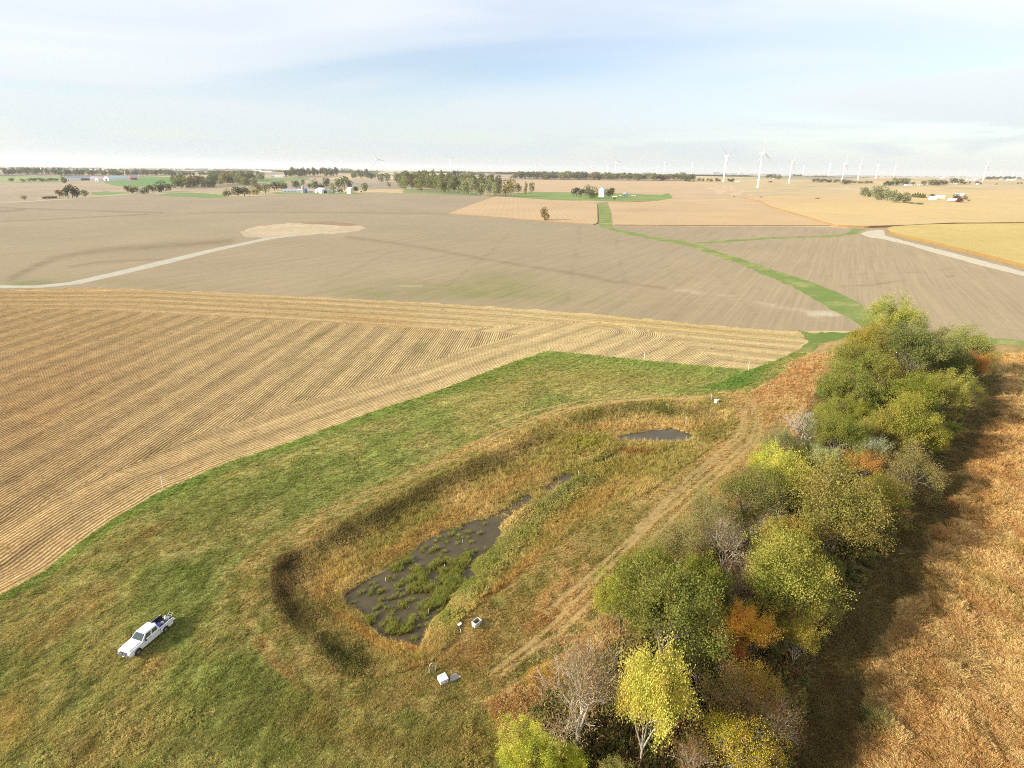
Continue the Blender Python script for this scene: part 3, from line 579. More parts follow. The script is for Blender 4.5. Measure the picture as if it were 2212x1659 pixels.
REGIONS = [  # name, outline, edge roughness in m, its grain in m, height of the crop, sub
    ('gravel_road', ROAD_R, 0.5, 6, 0, '', 1.2), ('access_track', ROAD_L, 0.3, 6, 0, '', 1.0), ('spoil_heap', SPOIL, 1, 5, 0, ''), ('turbine_pad', PAD, 3, 9, 0, ''),
    ('ripe_corn', CORN_Y, 0, 12, 2.3, ''), ('grass_margin', MARGIN, 0.6, 3, 0, ''), ('waterway', WATERWAY, 1.5, 7, 0, ''), ('waterway', BRANCH, 1.2, 7, 0, ''), ('green_strip', GREEN, 1.6, 4, 0, ''),
    ('farmyard', YARD, 1, 12, 0, ''), ('soybean_field', SOY_A2, 0, 25, 0.8, ''), ('soybean_field', SOY_A, 0, 25, 0.8, ''), ('soybean_field', SOY_B, 0, 25, 0.8, ''),
    ('dry_corn_field', CORN_BIG, 0, 30, 2.2, ''), ('harvested_field', CORN_MID, 1, 10, 0, ''),
    ('far_road', ROAD_FAR, 0, 1, 0, ''), ('green_field', GREEN_L4, 4, 20, 0, ''), ('green_field', GREEN_L5, 4, 20, 0, ''), ('green_field', GREEN_L, 0, 20, 0, ''), ('green_field', GREEN_L2, 0, 20, 0, ''), ('green_field', GREEN_L3, 0, 20, 0, ''), ('farmyard', YARD_L, 2, 10, 0, ''),
    ('bare_field', BARE_R, 1.2, 6, 0, ''), ('bare_field', BARE_L, 1.0, 5, 0, ''),
    ('corn_stubble', [p for p in INTERIOR], 0.7, 5, 0, 'interior'), ('corn_stubble', STUBBLE, 0.45, 1.5, 0, ''),
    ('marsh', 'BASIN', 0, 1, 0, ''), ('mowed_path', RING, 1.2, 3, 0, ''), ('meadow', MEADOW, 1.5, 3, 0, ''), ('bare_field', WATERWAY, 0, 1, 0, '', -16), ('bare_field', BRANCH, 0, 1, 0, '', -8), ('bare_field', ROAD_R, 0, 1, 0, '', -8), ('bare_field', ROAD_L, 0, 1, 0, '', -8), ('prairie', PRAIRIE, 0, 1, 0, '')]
def emit(name, V, tris, reg, sub='', lift=0.0, cuts=None):
    if len(tris) == 0: return None
    used, inv = np.unique(tris, return_inverse=True); T = inv.reshape(-1, 3); W = V[used]
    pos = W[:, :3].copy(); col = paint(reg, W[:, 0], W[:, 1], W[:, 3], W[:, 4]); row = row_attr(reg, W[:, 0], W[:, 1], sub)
    if lift:
        lf = lift * (0.9 + 0.2 * fbm(W[:, 0] / 30, W[:, 1] / 30, 5, 2)); pos[:, 2] += lf
        de = np.concatenate([T[:, [0, 1]], T[:, [1, 2]], T[:, [2, 0]]]); ed = np.sort(de, 1); ue_, first, cnt = np.unique(ed, axis=0, return_index=True, return_counts=True); cu = de[first[cnt == 1]]
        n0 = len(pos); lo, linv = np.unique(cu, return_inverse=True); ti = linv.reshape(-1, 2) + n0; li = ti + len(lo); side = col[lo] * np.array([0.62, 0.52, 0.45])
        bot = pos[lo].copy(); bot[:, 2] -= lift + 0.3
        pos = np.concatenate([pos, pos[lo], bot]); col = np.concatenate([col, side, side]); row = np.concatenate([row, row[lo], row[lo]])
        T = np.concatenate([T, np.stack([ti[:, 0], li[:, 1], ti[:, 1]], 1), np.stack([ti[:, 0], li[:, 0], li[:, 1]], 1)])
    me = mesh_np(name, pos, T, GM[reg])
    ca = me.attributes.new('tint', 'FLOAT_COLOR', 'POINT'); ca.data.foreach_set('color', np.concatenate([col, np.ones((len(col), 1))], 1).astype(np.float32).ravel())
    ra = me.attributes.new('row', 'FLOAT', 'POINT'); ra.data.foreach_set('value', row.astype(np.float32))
    o = obj(name, me); o['kind'] = 'structure'
    return o
V = VT; rest = TR
for name, poly, amp, sc, lift, sub, *shrink in REGIONS:
    if isinstance(poly, str):
        s = np.full(len(V), -60.0); m = (V[:, 1] < 190) & (V[:, 1] > 20)
        s[m] = sd_poly(V[m, 0], V[m, 1], BASIN_W, 30) + 0.8 * (fbm(V[m, 0] / 1.5, V[m, 1] / 1.5, 19, 3) - 0.5)
    else: s = region_sd(V, poly, amp, sc)
    if shrink: s = s - shrink[0]
    s = np.where(np.abs(s) < 1e-6, 1e-6, s)
    ts = s[rest]; pos = ts > 0; np_ = pos.sum(1)
    full = rest[np_ == 3]; none = rest[np_ == 0]; mix = (np_ == 1) | (np_ == 2)
    M = rest[mix]; mp3 = pos[mix]; one_pos = mp3.sum(1) == 1
    # rotate so that the odd vertex comes first
    odd = np.where(one_pos[:, None], mp3, ~mp3); k = np.argmax(odd, 1); r = np.arange(len(M))
    A, B, C = M[r, k], M[r, (k + 1) % 3], M[r, (k + 2) % 3]
    e = np.concatenate([np.stack([A, B], 1), np.stack([A, C], 1)]); es = np.sort(e, 1); ue, ui = np.unique(es, axis=0, return_inverse=True); ui = ui.ravel()
    s0, s1 = s[ue[:, 0]], s[ue[:, 1]]; t = (s0 / (s0 - s1))[:, None]
    newV = V[ue[:, 0]] * (1 - t) + V[ue[:, 1]] * t
    base = len(V); V = np.concatenate([V, newV]); AB = base + ui[:len(M)]; AC = base + ui[len(M):]
    tip = np.stack([A, AB, AC], 1); q1 = np.stack([AB, B, C], 1); q2 = np.stack([AB, C, AC], 1)
    inn = np.concatenate([full, tip[one_pos], q1[~one_pos], q2[~one_pos]]); rest = np.concatenate([none, tip[~one_pos], q1[one_pos], q2[one_pos]])
    emit(name, V, inn, name, sub, lift, np.stack([AB, AC], 1))
emit('far_fields', V, rest, 'far_fields')
# ground behind and beside the camera, so that the land goes on
mb = MB(); mb.add([(-3000, -3000, -2.6), (3000, -3000, -2.6), (3000, 60, -2.6), (-3000, 60, -2.6)], [(0, 1, 2, 3)])
o = mb.build('ground', mat('ground_behind', c3(150, 135, 80), 0.95)); o['kind'] = 'structure'

# water in the basin
wm = bpy.data.materials.new('pond_water'); wm.use_nodes = True; t = wm.node_tree; b = t.nodes['Principled BSDF']
b.inputs['Roughness'].default_value = 0.09; b.inputs['IOR'].default_value = 1.33; b.inputs['Specular IOR Level'].default_value = 0.5
g = N(t, 'ShaderNodeNewGeometry'); n = N(t, 'ShaderNodeTexNoise'); n.inputs['Scale'].default_value = 0.35; n.inputs['Detail'].default_value = 5; L(t, g.outputs['Position'], n.inputs['Vector'])
r_ = N(t, 'ShaderNodeValToRGB'); L(t, n.outputs[0], r_.inputs[0]); r_.color_ramp.elements[0].position = 0.35; r_.color_ramp.elements[0].color = (0.070, 0.052, 0.022, 1); r_.color_ramp.elements[1].position = 0.7; r_.color_ramp.elements[1].color = (0.094, 0.072, 0.033, 1)
L(t, r_.outputs[0], b.inputs['Base Color'])
n2 = N(t, 'ShaderNodeTexNoise'); n2.inputs['Scale'].default_value = 5; n2.inputs['Detail'].default_value = 3; L(t, g.outputs['Position'], n2.inputs['Vector'])
bp = N(t, 'ShaderNodeBump'); bp.inputs['Distance'].default_value = 0.01; L(t, n2.outputs[0], bp.inputs['Height']); L(t, bp.outputs[0], b.inputs['Normal'])
q = BASIN_W; mb = MB(); x0, x1, y0, y1 = q[:, 0].min(), q[:, 0].max(), q[:, 1].min(), q[:, 1].max()
mb.add([(x0, y0, ZW), (x1, y0, ZW), (x1, y1, ZW), (x0, y1, ZW)], [(0, 1, 2, 3)])
o = mb.build('pond_water', wm); o['kind'] = 'structure'

# ------------------------------------------------------------------ grasses, reeds, weeds: uncountable, one object per kind
def tuft(seed, n, w, lean=0.35, spread=0.35, seedhead=0.0):
    r = np.random.default_rng(seed); V = []; Fc = []; hf = []
    for i in range(n):
        a = r.uniform(0, 2 * math.pi); b = a + r.normal(0, 0.6); h = r.uniform(0.55, 1.0); l = r.uniform(0.2, 1) * lean
        p0 = np.array([math.cos(a), math.sin(a), 0]) * r.uniform(0, spread * 0.6)
        d = np.array([math.cos(b), math.sin(b), 0]); s = np.array([-d[1], d[0], 0]) * w * 0.5
        c = r.uniform(0, math.pi); s = np.array([math.cos(c), math.sin(c), 0]) * w * 0.5
        p1 = p0 + d * l * 0.35 + np.array([0, 0, h * 0.55]); p2 = p0 + d * l * 1.1 + np.array([0, 0, h])
        o = len(V); V += [p0 - s, p0 + s, p1 + s * 0.9, p1 - s * 0.9, p2]; Fc += [(o, o + 1, o + 2), (o, o + 2, o + 3), (o + 3, o + 2, o + 4)]; hf += [0, 0, 0.55, 0.55, 1]
        if r.random() < seedhead:
            o = len(V); q = w * 1.6; V += [p2 - s * 3, p2 + s * 3, p2 + np.array([0, 0, 0.14]) + d * 0.05]; Fc += [(o, o + 1, o + 2)]; hf += [1, 1, 1]
    return np.array(V), np.array(Fc), np.array(hf)
def weed(seed, nst, nleaf, ls):
    r = np.random.default_rng(seed); V = []; Fc = []; hf = []
    for i in range(nst):
        a = r.uniform(0, 6.28); top = np.array([math.cos(a) * 0.4, math.sin(a) * 0.4, r.uniform(0.6, 1)]) * r.uniform(0.7, 1)
        s = np.array([0.015, 0.0, 0]); o = len(V); V += [-s, s, top]; Fc += [(o, o + 1, o + 2)]; hf += [0, 0, 1]
        for j in range(nleaf):
            t = r.uniform(0.3, 1.05); p = top * t + r.normal(0, 0.09, 3); n = r.normal(0, 1, 3); n /= np.linalg.norm(n); m = np.cross(n, r.normal(0, 1, 3)); m /= np.linalg.norm(m) + 1e-6
            o = len(V); V += [p - n * ls, p + m * ls * 0.5, p + n * ls, p - m * ls * 0.5]; Fc += [(o, o + 1, o + 2), (o, o + 2, o + 3)]; hf += [t] * 4
    return np.array(V), np.array(Fc), np.clip(np.array(hf), 0, 1)
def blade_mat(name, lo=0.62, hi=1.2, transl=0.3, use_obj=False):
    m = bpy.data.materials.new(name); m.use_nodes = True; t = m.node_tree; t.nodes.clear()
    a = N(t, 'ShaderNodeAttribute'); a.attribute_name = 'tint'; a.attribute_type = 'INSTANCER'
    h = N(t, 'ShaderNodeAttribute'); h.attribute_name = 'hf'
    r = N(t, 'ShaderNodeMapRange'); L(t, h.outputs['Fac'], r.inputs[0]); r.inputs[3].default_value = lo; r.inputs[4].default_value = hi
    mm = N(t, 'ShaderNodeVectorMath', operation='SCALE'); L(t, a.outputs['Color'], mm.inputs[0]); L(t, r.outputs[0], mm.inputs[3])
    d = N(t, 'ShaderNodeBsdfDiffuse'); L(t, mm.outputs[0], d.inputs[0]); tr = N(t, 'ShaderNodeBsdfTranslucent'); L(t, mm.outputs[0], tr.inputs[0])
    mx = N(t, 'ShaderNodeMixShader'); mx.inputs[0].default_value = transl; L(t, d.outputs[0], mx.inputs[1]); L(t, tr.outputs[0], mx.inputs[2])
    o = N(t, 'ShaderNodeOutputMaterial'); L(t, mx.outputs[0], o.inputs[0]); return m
def scatter(name, P3, rot, scl, tint, idx, protos, mtl, label=None):
    n = len(P3)
    if n == 0: return
    Vs = [P3]; Fs = []; pk = [np.zeros(n, int)]; hf = [np.zeros(n)]; off = n
    for k, (v, f, h) in enumerate(protos):
        Vs.append(v); Fs.append(f + off); pk.append(np.full(len(v), k + 1)); hf.append(h); off += len(v)
    V = np.concatenate(Vs); Fc = np.concatenate(Fs); m = len(V) - n
    me = mesh_np(name, V, Fc, mtl)
    def at_(nm, typ, key, arr): x = me.attributes.new(nm, typ, 'POINT'); x.data.foreach_set(key, np.ascontiguousarray(arr).ravel())
    at_('pk', 'INT', 'value', np.concatenate(pk).astype(np.int32)); at_('hf', 'FLOAT', 'value', np.concatenate(hf).astype(np.float32))
    at_('idx', 'INT', 'value', np.concatenate([idx, np.zeros(m)]).astype(np.int32))
    at_('rot', 'FLOAT_VECTOR', 'vector', np.concatenate([rot, np.zeros((m, 3))]).astype(np.float32))
    at_('scl', 'FLOAT_VECTOR', 'vector', np.concatenate([scl, np.ones((m, 3))]).astype(np.float32))
    at_('tint', 'FLOAT_COLOR', 'color', np.concatenate([np.concatenate([tint, np.ones((n, 1))], 1), np.ones((m, 4))]).astype(np.float32))
    ng = bpy.data.node_groups.new(name, 'GeometryNodeTree')
    ng.interface.new_socket('Geometry', in_out='INPUT', socket_type='NodeSocketGeometry'); ng.interface.new_socket('Geometry', in_out='OUTPUT', socket_type='NodeSocketGeometry')
    gi = N(ng, 'NodeGroupInput'); go = N(ng, 'NodeGroupOutput')
    pa = N(ng, 'GeometryNodeInputNamedAttribute'); pa.data_type = 'INT'; pa.inputs[0].default_value = 'pk'
    def sel(k):
        c = N(ng, 'FunctionNodeCompare'); c.data_type = 'INT'; c.operation = 'EQUAL'; L(ng, [x for x in pa.outputs if x.enabled][0], c.inputs[2]); c.inputs[3].default_value = k
        s = N(ng, 'GeometryNodeSeparateGeometry'); s.domain = 'POINT'; L(ng, gi.outputs[0], s.inputs[0]); L(ng, c.outputs[0], s.inputs[1]); return s.outputs[0]
    iop = N(ng, 'GeometryNodeInstanceOnPoints'); L(ng, sel(0), iop.inputs['Points'])
    j = N(ng, 'GeometryNodeJoinGeometry')
    for k in range(len(protos)):
        g = N(ng, 'GeometryNodeGeometryToInstance'); L(ng, sel(k + 1), g.inputs[0]); L(ng, g.outputs[0], j.inputs[0])
    L(ng, j.outputs[0], iop.inputs['Instance']); iop.inputs['Pick Instance'].default_value = True
    def na(nm, typ):
        x = N(ng, 'GeometryNodeInputNamedAttribute'); x.data_type = typ; x.inputs[0].default_value = nm; return [s for s in x.outputs if s.enabled][0]
    L(ng, na('idx', 'INT'), iop.inputs['Instance Index'])
    L(ng, na('rot', 'FLOAT_VECTOR'), iop.inputs['Rotation']); L(ng, na('scl', 'FLOAT_VECTOR'), iop.inputs['Scale'])
    L(ng, iop.outputs[0], go.inputs[0])
    o = obj(name, me); md = o.modifiers.new('scatter', 'NODES'); md.node_group = ng; o['kind'] = 'stuff'
    if label: o['label'] = label
    return o
def sample(n, y0, y1, umax=1.12, power=1.0):
    """random ground points, denser near the camera"""
    y = y0 * (y1 / y0) ** rng.random(n) if power == 1 else y0 + (y1 - y0) * rng.random(n)
    x = (rng.random(n) * 2 - 1) * umax * (y + 24)
    return x, y
def classify(X, Y, Z):
    px, py = proj(X, Y, Z); reg = np.full(len(X), 'none', dtype=object); left = np.ones(len(X), bool)
    vis = (px > -260) & (px < 2480) & (py < 2050)
    for name, poly, amp, sc, lift, sub, *_s in REGIONS:
        if name not in ('green_strip', 'bare_field', 'corn_stubble', 'marsh', 'mowed_path', 'meadow', 'prairie', 'waterway', 'grass_margin'): continue
        s = sd_poly(X, Y, BASIN_W, 30) if isinstance(poly, str) else sd_poly(px, py, poly, 20)
        h = left & (s > 0); reg[h] = name + ('_in' if sub else ''); left &= ~h
    reg[~vis] = 'none'
    return reg, px, py
def in_water(X, Y):
    w = np.zeros(len(X), bool)
    for k, pw in enumerate(PONDS_W):
        q = sd_poly(X, Y, pw, 5) + (fbm(X / 1.5, Y / 1.5, 401, 3) - 0.5) * 1.8 > 0.15
        if k > 1: q &= fbm(X / 1.8, Y / 1.8, 301, 3) > 0.47
        w |= q
    return w
BLADE = blade_mat('dry_blades'); 
TREELINE = TREE_W
GT = [tuft(1, 22, 0.10, 0.7, 0.9), tuft(2, 22, 0.10, 0.7, 0.9), tuft(3, 18, 0.12, 0.9, 0.9)]
PT = [tuft(11, 28, 0.035, 0.35, 0.5, 0.3), tuft(12, 28, 0.035, 0.45, 0.5, 0.3), tuft(13, 24, 0.045, 0.4, 0.6, 0.4)]
RT = [tuft(21, 22, 0.05, 0.5, 0.45), tuft(22, 22, 0.05, 0.8, 0.5), tuft(23, 18, 0.06, 1.0, 0.5)]
WT = [weed(31, 7, 16, 0.09), weed(32, 7, 16, 0.10), weed(33, 6, 18, 0.08)]
n0 = 1150000
X, Y = sample(n0, 34, 190)
keep = rng.random(n0) < np.clip(1.35 * 34 / (Y + 8), 0, 1) * np.clip(0.35 + Y / 100, 0, 1) + 0.25
X, Y = X[keep], Y[keep]; Z = terrain(X, Y)
reg, px, py = classify(X, Y, Z); wat = in_water(X, Y)
inT = sd_poly(X, Y, TREELINE, 10) > 0
def grass(name, m, protos, hlo, hhi, width, bright, lean_dir=None, lean=0.2, jit=0.16, label=None, paint_as=None, clump=2.2, mtl=BLADE):
    x, y, z = X[m], Y[m], Z[m]; n = len(x)
    col = np.zeros((n, 3)); rg = reg[m]
    for r in np.unique(rg):
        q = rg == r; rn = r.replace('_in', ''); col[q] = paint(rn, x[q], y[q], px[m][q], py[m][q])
    col = col * bright * (1 + rng.normal(0, jit, (n, 1))) * (1 + rng.normal(0, 0.04, (n, 3)))
    cl = fbm(x / clump, y / clump, 101, 3)
    hh = (hlo + (hhi - hlo) * np.clip((cl - 0.25) * 2, 0, 1)) * rng.uniform(0.75, 1.2, n)
    if name in ('marsh_reeds', 'green_marsh_plants'): hh = hh * (0.3 + 0.7 * S(0.3, 3.5, shore[m]))
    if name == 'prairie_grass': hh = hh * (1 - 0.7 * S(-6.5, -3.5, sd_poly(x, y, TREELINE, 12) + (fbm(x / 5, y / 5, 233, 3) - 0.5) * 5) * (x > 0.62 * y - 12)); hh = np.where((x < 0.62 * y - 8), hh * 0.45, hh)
    far = np.clip(y / 80, 1, 2.2)
    w = width * rng.uniform(0.8, 1.25, n) * far
    rot = np.zeros((n, 3)); rot[:, 2] = rng.uniform(0, 6.28, n)
    if lean_dir is not None:
        wd = lean_dir + (fbm(x / 9, y / 9, 111, 3) - 0.5) * 4.0
        amt = lean * (0.4 + 1.2 * fbm(x / 5, y / 5, 121, 2))
        # lean about a horizontal axis, applied after the spin: use small XYZ angles
        if name == 'prairie_grass': amt = 0.5 + 0.75 * S(0.3, 0.65, fbm(x / 2.5, y / 2.5, 121, 3))
        rot[:, 0] = -np.sin(wd) * amt; rot[:, 1] = np.cos(wd) * amt; 
    return scatter(name, np.stack([x, y, z - 0.03], 1), rot, np.stack([w, w, hh], 1), np.clip(col, 0.004, 0.8), rng.integers(0, 3, n), protos, mtl, label)
shore = np.full(len(X), 9.0); _q = (Y < 190)
for pw in PONDS_W[:2]: shore = np.minimum(shore, np.maximum(0, -sd_poly(X, Y, pw, 9)))
u01 = rng.random(len(X))
def pxblob(lst):
    w = np.zeros(len(X))
    for x, y, rx, ry, a in lst:
        ca, sa = math.cos(R(a)), math.sin(R(a)); dx, dy = px - x, py - y
        w = np.maximum(w, np.exp(-(((dx * ca + dy * sa) / rx) ** 2 + ((-dx * sa + dy * ca) / ry) ** 2)))
    return w
gb = pxblob([(1060, 1210, 60, 34, -38), (1130, 1150, 90, 28, -34), (990, 1290, 40, 34, -40), (1200, 1090, 80, 20, -34), (1270, 1030, 60, 14, -30), (1030, 1200, 30, 30, -35), (1110, 1130, 90, 18, -32), (1190, 1080, 90, 18, -32), (1010, 1240, 26, 60, 30), (1000, 1260, 40, 50, -40), (960, 1330, 30, 34, -40), (1080, 1180, 80, 24, -32), (1150, 1110, 80, 20, -32), (1240, 1050, 80, 14, -30), (1290, 990, 50, 12, -30), (1270, 960, 40, 12, 0), (1040, 1220, 50, 30, -35)])
gbr = np.clip(gb * 1.3 - 0.2, 0, 0.9)
isM = np.isin(reg, ['meadow', 'mowed_path', 'green_strip'])
trk = track_d(X, Y)
m = isM & ~wat & (u01 < 0.9) & ~((trk < 0.38) & (rng.random(len(X)) < 0.25 + 0.65 * (px > 1050)))
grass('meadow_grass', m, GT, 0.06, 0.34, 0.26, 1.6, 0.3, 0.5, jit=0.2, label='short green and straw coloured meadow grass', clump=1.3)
m = (reg == 'marsh') & ~wat
gr = np.zeros(len(X))
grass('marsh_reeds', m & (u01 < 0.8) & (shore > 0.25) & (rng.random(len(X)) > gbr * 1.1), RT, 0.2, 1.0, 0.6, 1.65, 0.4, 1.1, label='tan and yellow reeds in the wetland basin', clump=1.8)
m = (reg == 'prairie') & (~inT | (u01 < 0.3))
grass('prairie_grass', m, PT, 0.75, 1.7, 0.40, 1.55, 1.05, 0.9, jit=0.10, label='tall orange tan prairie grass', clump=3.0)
# tall tan weeds: bottom left patch, dark forbs on the basin bank
wb = pxblob([(280, 1590, 190, 80, -25), (330, 1450, 50, 34, -40), (160, 1640, 110, 50, -30), (420, 1620, 90, 60, 0), (1040, 1600, 40, 90, 10)])
m = (reg == 'meadow') & (wb > 0.3) & (rng.random(len(X)) < (wb - 0.2) * 0.45) & (fbm(X / 2.5, Y / 2.5, 7, 3) > 0.46)
grass('tan_weeds', m, WT, 0.2, 0.5, 0.5, 1.6, None, label='tan seed-headed weeds in the meadow', clump=1.5)
bb = pxblob([(620, 1230, 40, 40, -60), (640, 1330, 60, 40, 50), (720, 1410, 70, 26, 30), (605, 1280, 24, 50, 0), (720, 1170, 80, 20, -25), (820, 1120, 90, 18, -28), (930, 1060, 90, 16, -28), (1040, 1010, 90, 14, -25), (1130, 960, 70, 10, -20), (1400, 890, 140, 12, 2), (770, 1445, 50, 18, 0)])
m = (reg == 'marsh') & ~wat & (rng.random(len(X)) < (bb - 0.12) * 1.6)
grass('bank_forbs', m, WT, 0.35, 0.85, 0.7, 1.25, None, label='dark brown and green weeds on the basin bank', clump=1.5)
# green cattails and smartweed beside and in the water
m = (reg == 'marsh') & (rng.random(len(X)) < (gb - 0.2) * 1.3) & (~wat | (fbm(X / 1.6, Y / 1.6, 8, 2) > 0.47))
grass('green_marsh_plants', m, WT, 0.45, 1.0, 0.7, 1.6, None, label='leafy green marsh plants along the channel', clump=1.5)
# emergent clumps standing in the open water
cl = []
for c in P('W', [(1010, 560), (1090, 540), (1180, 620), (1110, 690), (1210, 660), (1160, 740), (1150, 770), (1400, 540), (1360, 620), (1390, 680), (1270, 740), (1240, 770), (1350, 780), (1000, 590), (960, 1020), (1000, 1060), (960, 1080), (1110, 1030), (1080, 1070), (1280, 590), (1460, 690), (1460, 620), (780, 950), (800, 1000), (1490, 560), (1320, 560), (870, 640), (1150, 630), (1200, 690), (1110, 770), (1430, 560), (1420, 720), (760, 930)]): cl.append((c, 0.85, 34))
for c in P('W', [(870, 780), (960, 680), (1020, 740), (930, 910), (1020, 900), (1060, 900), (1130, 850), (1080, 850), (1190, 890), (1220, 860), (1270, 850), (1210, 960), (1250, 920), (1030, 800), (1480, 350), (1390, 380), (1430, 340), (1500, 370), (1560, 320), (1200, 460), (1280, 460), (1350, 360), (880, 890), (720, 790), (1340, 870), (1380, 470)]): cl.append((c, 0.5, 7))
xs, ys_, hs = [], [], []
for i in range(170):
    cl.append((P('W', [(rng.uniform(640, 1750), rng.uniform(230, 1150))])[0], rng.uniform(0.15, 0.6), 5))
for i in range(34):
    q_ = rng.random(); cl.append((P('W', [(1290 + 330 * q_ + rng.normal(0, 45), 900 - 480 * q_ + rng.normal(0, 50))])[0], 0.8, 22))
for (cx_, cy_), rad, n in cl:
    g0 = atz(cx_, cy_, ZW)
    if not in_water(g0[:1], g0[1:2])[0]: continue
    a = rng.uniform(0, 6.28, n); r = rad * rng.random(n) ** 0.8 * rng.uniform(0.5, 1.5)
    xs.append(g0[0] + r * np.cos(a)); ys_.append(g0[1] + r * np.sin(a)); hs.append(np.full(n, 0.35 + rad * 0.7))
xs, ys_, hs = map(np.concatenate, (xs, ys_, hs)); n = len(xs)
ct = (c3(146, 152, 78) * 1.5)[None] * (1 + rng.normal(0, 0.15, (n, 1))); yy = rng.random(n) < 0.3; ct[yy] = c3(160, 152, 76) * 1.4
w = 0.5 * rng.uniform(0.8, 1.2, n)
scatter('cattails', np.stack([xs, ys_, np.full(n, ZW - 0.05)], 1), np.stack([rng.normal(0, .15, n), rng.normal(0, .15, n), rng.uniform(0, 6.28, n)], 1), np.stack([w, w, hs * rng.uniform(0.7, 1.2, n)], 1), ct, rng.integers(0, 3, n), RT, BLADE, 'green cattail clumps standing in the pond')
# cut corn stalks and husks
n1 = 420000
Xs, Ys = sample(n1, 55, 330, 1.0, 0)
k = rng.random(n1) < np.clip(95 / Ys, 0.12, 1); Xs, Ys = Xs[k], Ys[k]; Zs = terrain(Xs, Ys); pxs, pys = proj(Xs, Ys, Zs)
ok = (pxs > -100) & (pxs < 1800) & (sd_poly(pxs, pys, STUBBLE, 20) > 0); Xs, Ys, Zs, pxs, pys = Xs[ok], Ys[ok], Zs[ok], pxs[ok], pys[ok]
ii = sd_poly(pxs, pys, INTERIOR, 20) > 0
row = np.where(ii, row_attr('corn_stubble', Xs, Ys, 'interior'), row_attr('corn_stubble', Xs, Ys, ''))
ph = (row / 0.78) % 1.0; onrow = np.abs(ph - 0.25) < 0.2
husk = rng.random(len(Xs)) < 0.28
kk = onrow | husk; Xs, Ys, Zs, pxs, pys, onrow = Xs[kk], Ys[kk], Zs[kk], pxs[kk], pys[kk], onrow[kk]
n = len(Xs); col = paint('corn_stubble', Xs, Ys, pxs, pys) * 1.45 * (1 + rng.normal(0, 0.2, (n, 1)))
fl = [tuft(41, 7, 0.09, 1.3, 1.1), tuft(42, 7, 0.09, 1.6, 1.2), tuft(43, 6, 0.1, 1.0, 1.0)]
far = np.clip(Ys / 90, 1, 2.5); w = np.where(onrow, 0.3, 0.26) * rng.uniform(0.7, 1.3, n) * far
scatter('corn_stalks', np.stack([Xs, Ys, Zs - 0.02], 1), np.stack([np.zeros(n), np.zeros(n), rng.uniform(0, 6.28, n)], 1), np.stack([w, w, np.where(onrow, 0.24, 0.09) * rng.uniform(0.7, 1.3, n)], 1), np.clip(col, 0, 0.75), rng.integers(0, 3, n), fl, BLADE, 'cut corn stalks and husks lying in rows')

# ------------------------------------------------------------------ trees
def rnorm(v): return v / (np.linalg.norm(v) + 1e-9)
def grow(r, levels, kids, ang, up, tf, taper=0.66, lfac=0.8, curve=0.12, L0=0.34):
    segs = []; tips = []
    def rec(p, d, Ln, rad, lv):
        q = p + d * Ln; segs.append((p, q, rad, rad * taper, lv))
        if lv >= levels: tips.append((q, d)); return
        if lv >= levels - 2: tips.append((q, d))
        k = kids[min(lv, len(kids) - 1)]; base = r.uniform(0, 6.28)
        for i in range(k):
            a = base + 6.283 * i / k + r.normal(0, 0.35); t = ang * r.uniform(0.6, 1.25)
            ax = rnorm(np.cross(d, [0.3, 0.2, 1] if abs(d[2]) < 0.9 else [1, 0.1, 0])); bx = np.cross(d, ax)
            nd = rnorm(d * math.cos(t) + (ax * math.cos(a) + bx * math.sin(a)) * math.sin(t) + np.array([0, 0, up]) + r.normal(0, curve, 3))
            rec(q, nd, Ln * lfac * r.uniform(0.75, 1.2), rad * taper, lv + 1)
    rec(np.zeros(3), np.array([0.03, 0.02, 1.0]), tf, 0.035, 0)
    return segs, tips
def tubes(segs, minr=0.0, sides=(6, 5, 4, 3), rmul=1.0):
    V = []; Fc = []
    for p, q, r0, r1, lv in segs:
        k = sides[min(lv, len(sides) - 1)]; d = rnorm(q - p); a = rnorm(np.cross(d, [0.3, 0.1, 1] if abs(d[2]) < 0.9 else [1, 0, 0])); b = np.cross(d, a); o = len(V)
        for c, rr in ((p, r0), (q, r1)):
            for i in range(k): t = 6.283 * i / k; V.append(c + (a * math.cos(t) + b * math.sin(t)) * max(rr, minr) * rmul)
        for i in range(k): j = (i + 1) % k; Fc += [(o + i, o + j, o + k + j), (o + i, o + k + j, o + k + i)]
    return np.array(V), np.array(Fc)
def leaves(r, tips, n, size, cl, elong=1.0, droop=0.0, slim=0.55):
    T = np.array([t[0] for t in tips]); D = np.array([t[1] for t in tips]); k = r.integers(0, len(T), n); tv = r.random(len(T))
    p = T[k] + r.normal(0, cl, (n, 3)) * np.array([1, 1, 0.8]) + D[k] * r.uniform(-0.5, 1, (n, 1)) * cl * elong; p[:, 2] -= droop * r.random(n)
    a = r.normal(0, 1, (n, 3)); a[:, 2] *= 0.7; a += D[k] * elong * 0.6; a /= np.linalg.norm(a, axis=1, keepdims=True)
    b = r.normal(0, 1, (n, 3)); b -= a * (a * b).sum(1, keepdims=True); b /= np.linalg.norm(b, axis=1, keepdims=True) + 1e-9
    s = size * r.uniform(0.45, 1.3, (n, 1))
    V = np.stack([p - a * s, p + b * s * slim, p + a * s, p - b * s * slim], 1).reshape(-1, 3); o = np.arange(n)[:, None] * 4
    Fc = np.concatenate([o + [0, 1, 2], o + [0, 2, 3]], 0)
    lv = np.repeat(np.clip(tv[k] * 0.55 + r.random(n) * 0.45, 0, 1), 4)
    return V, Fc, lv
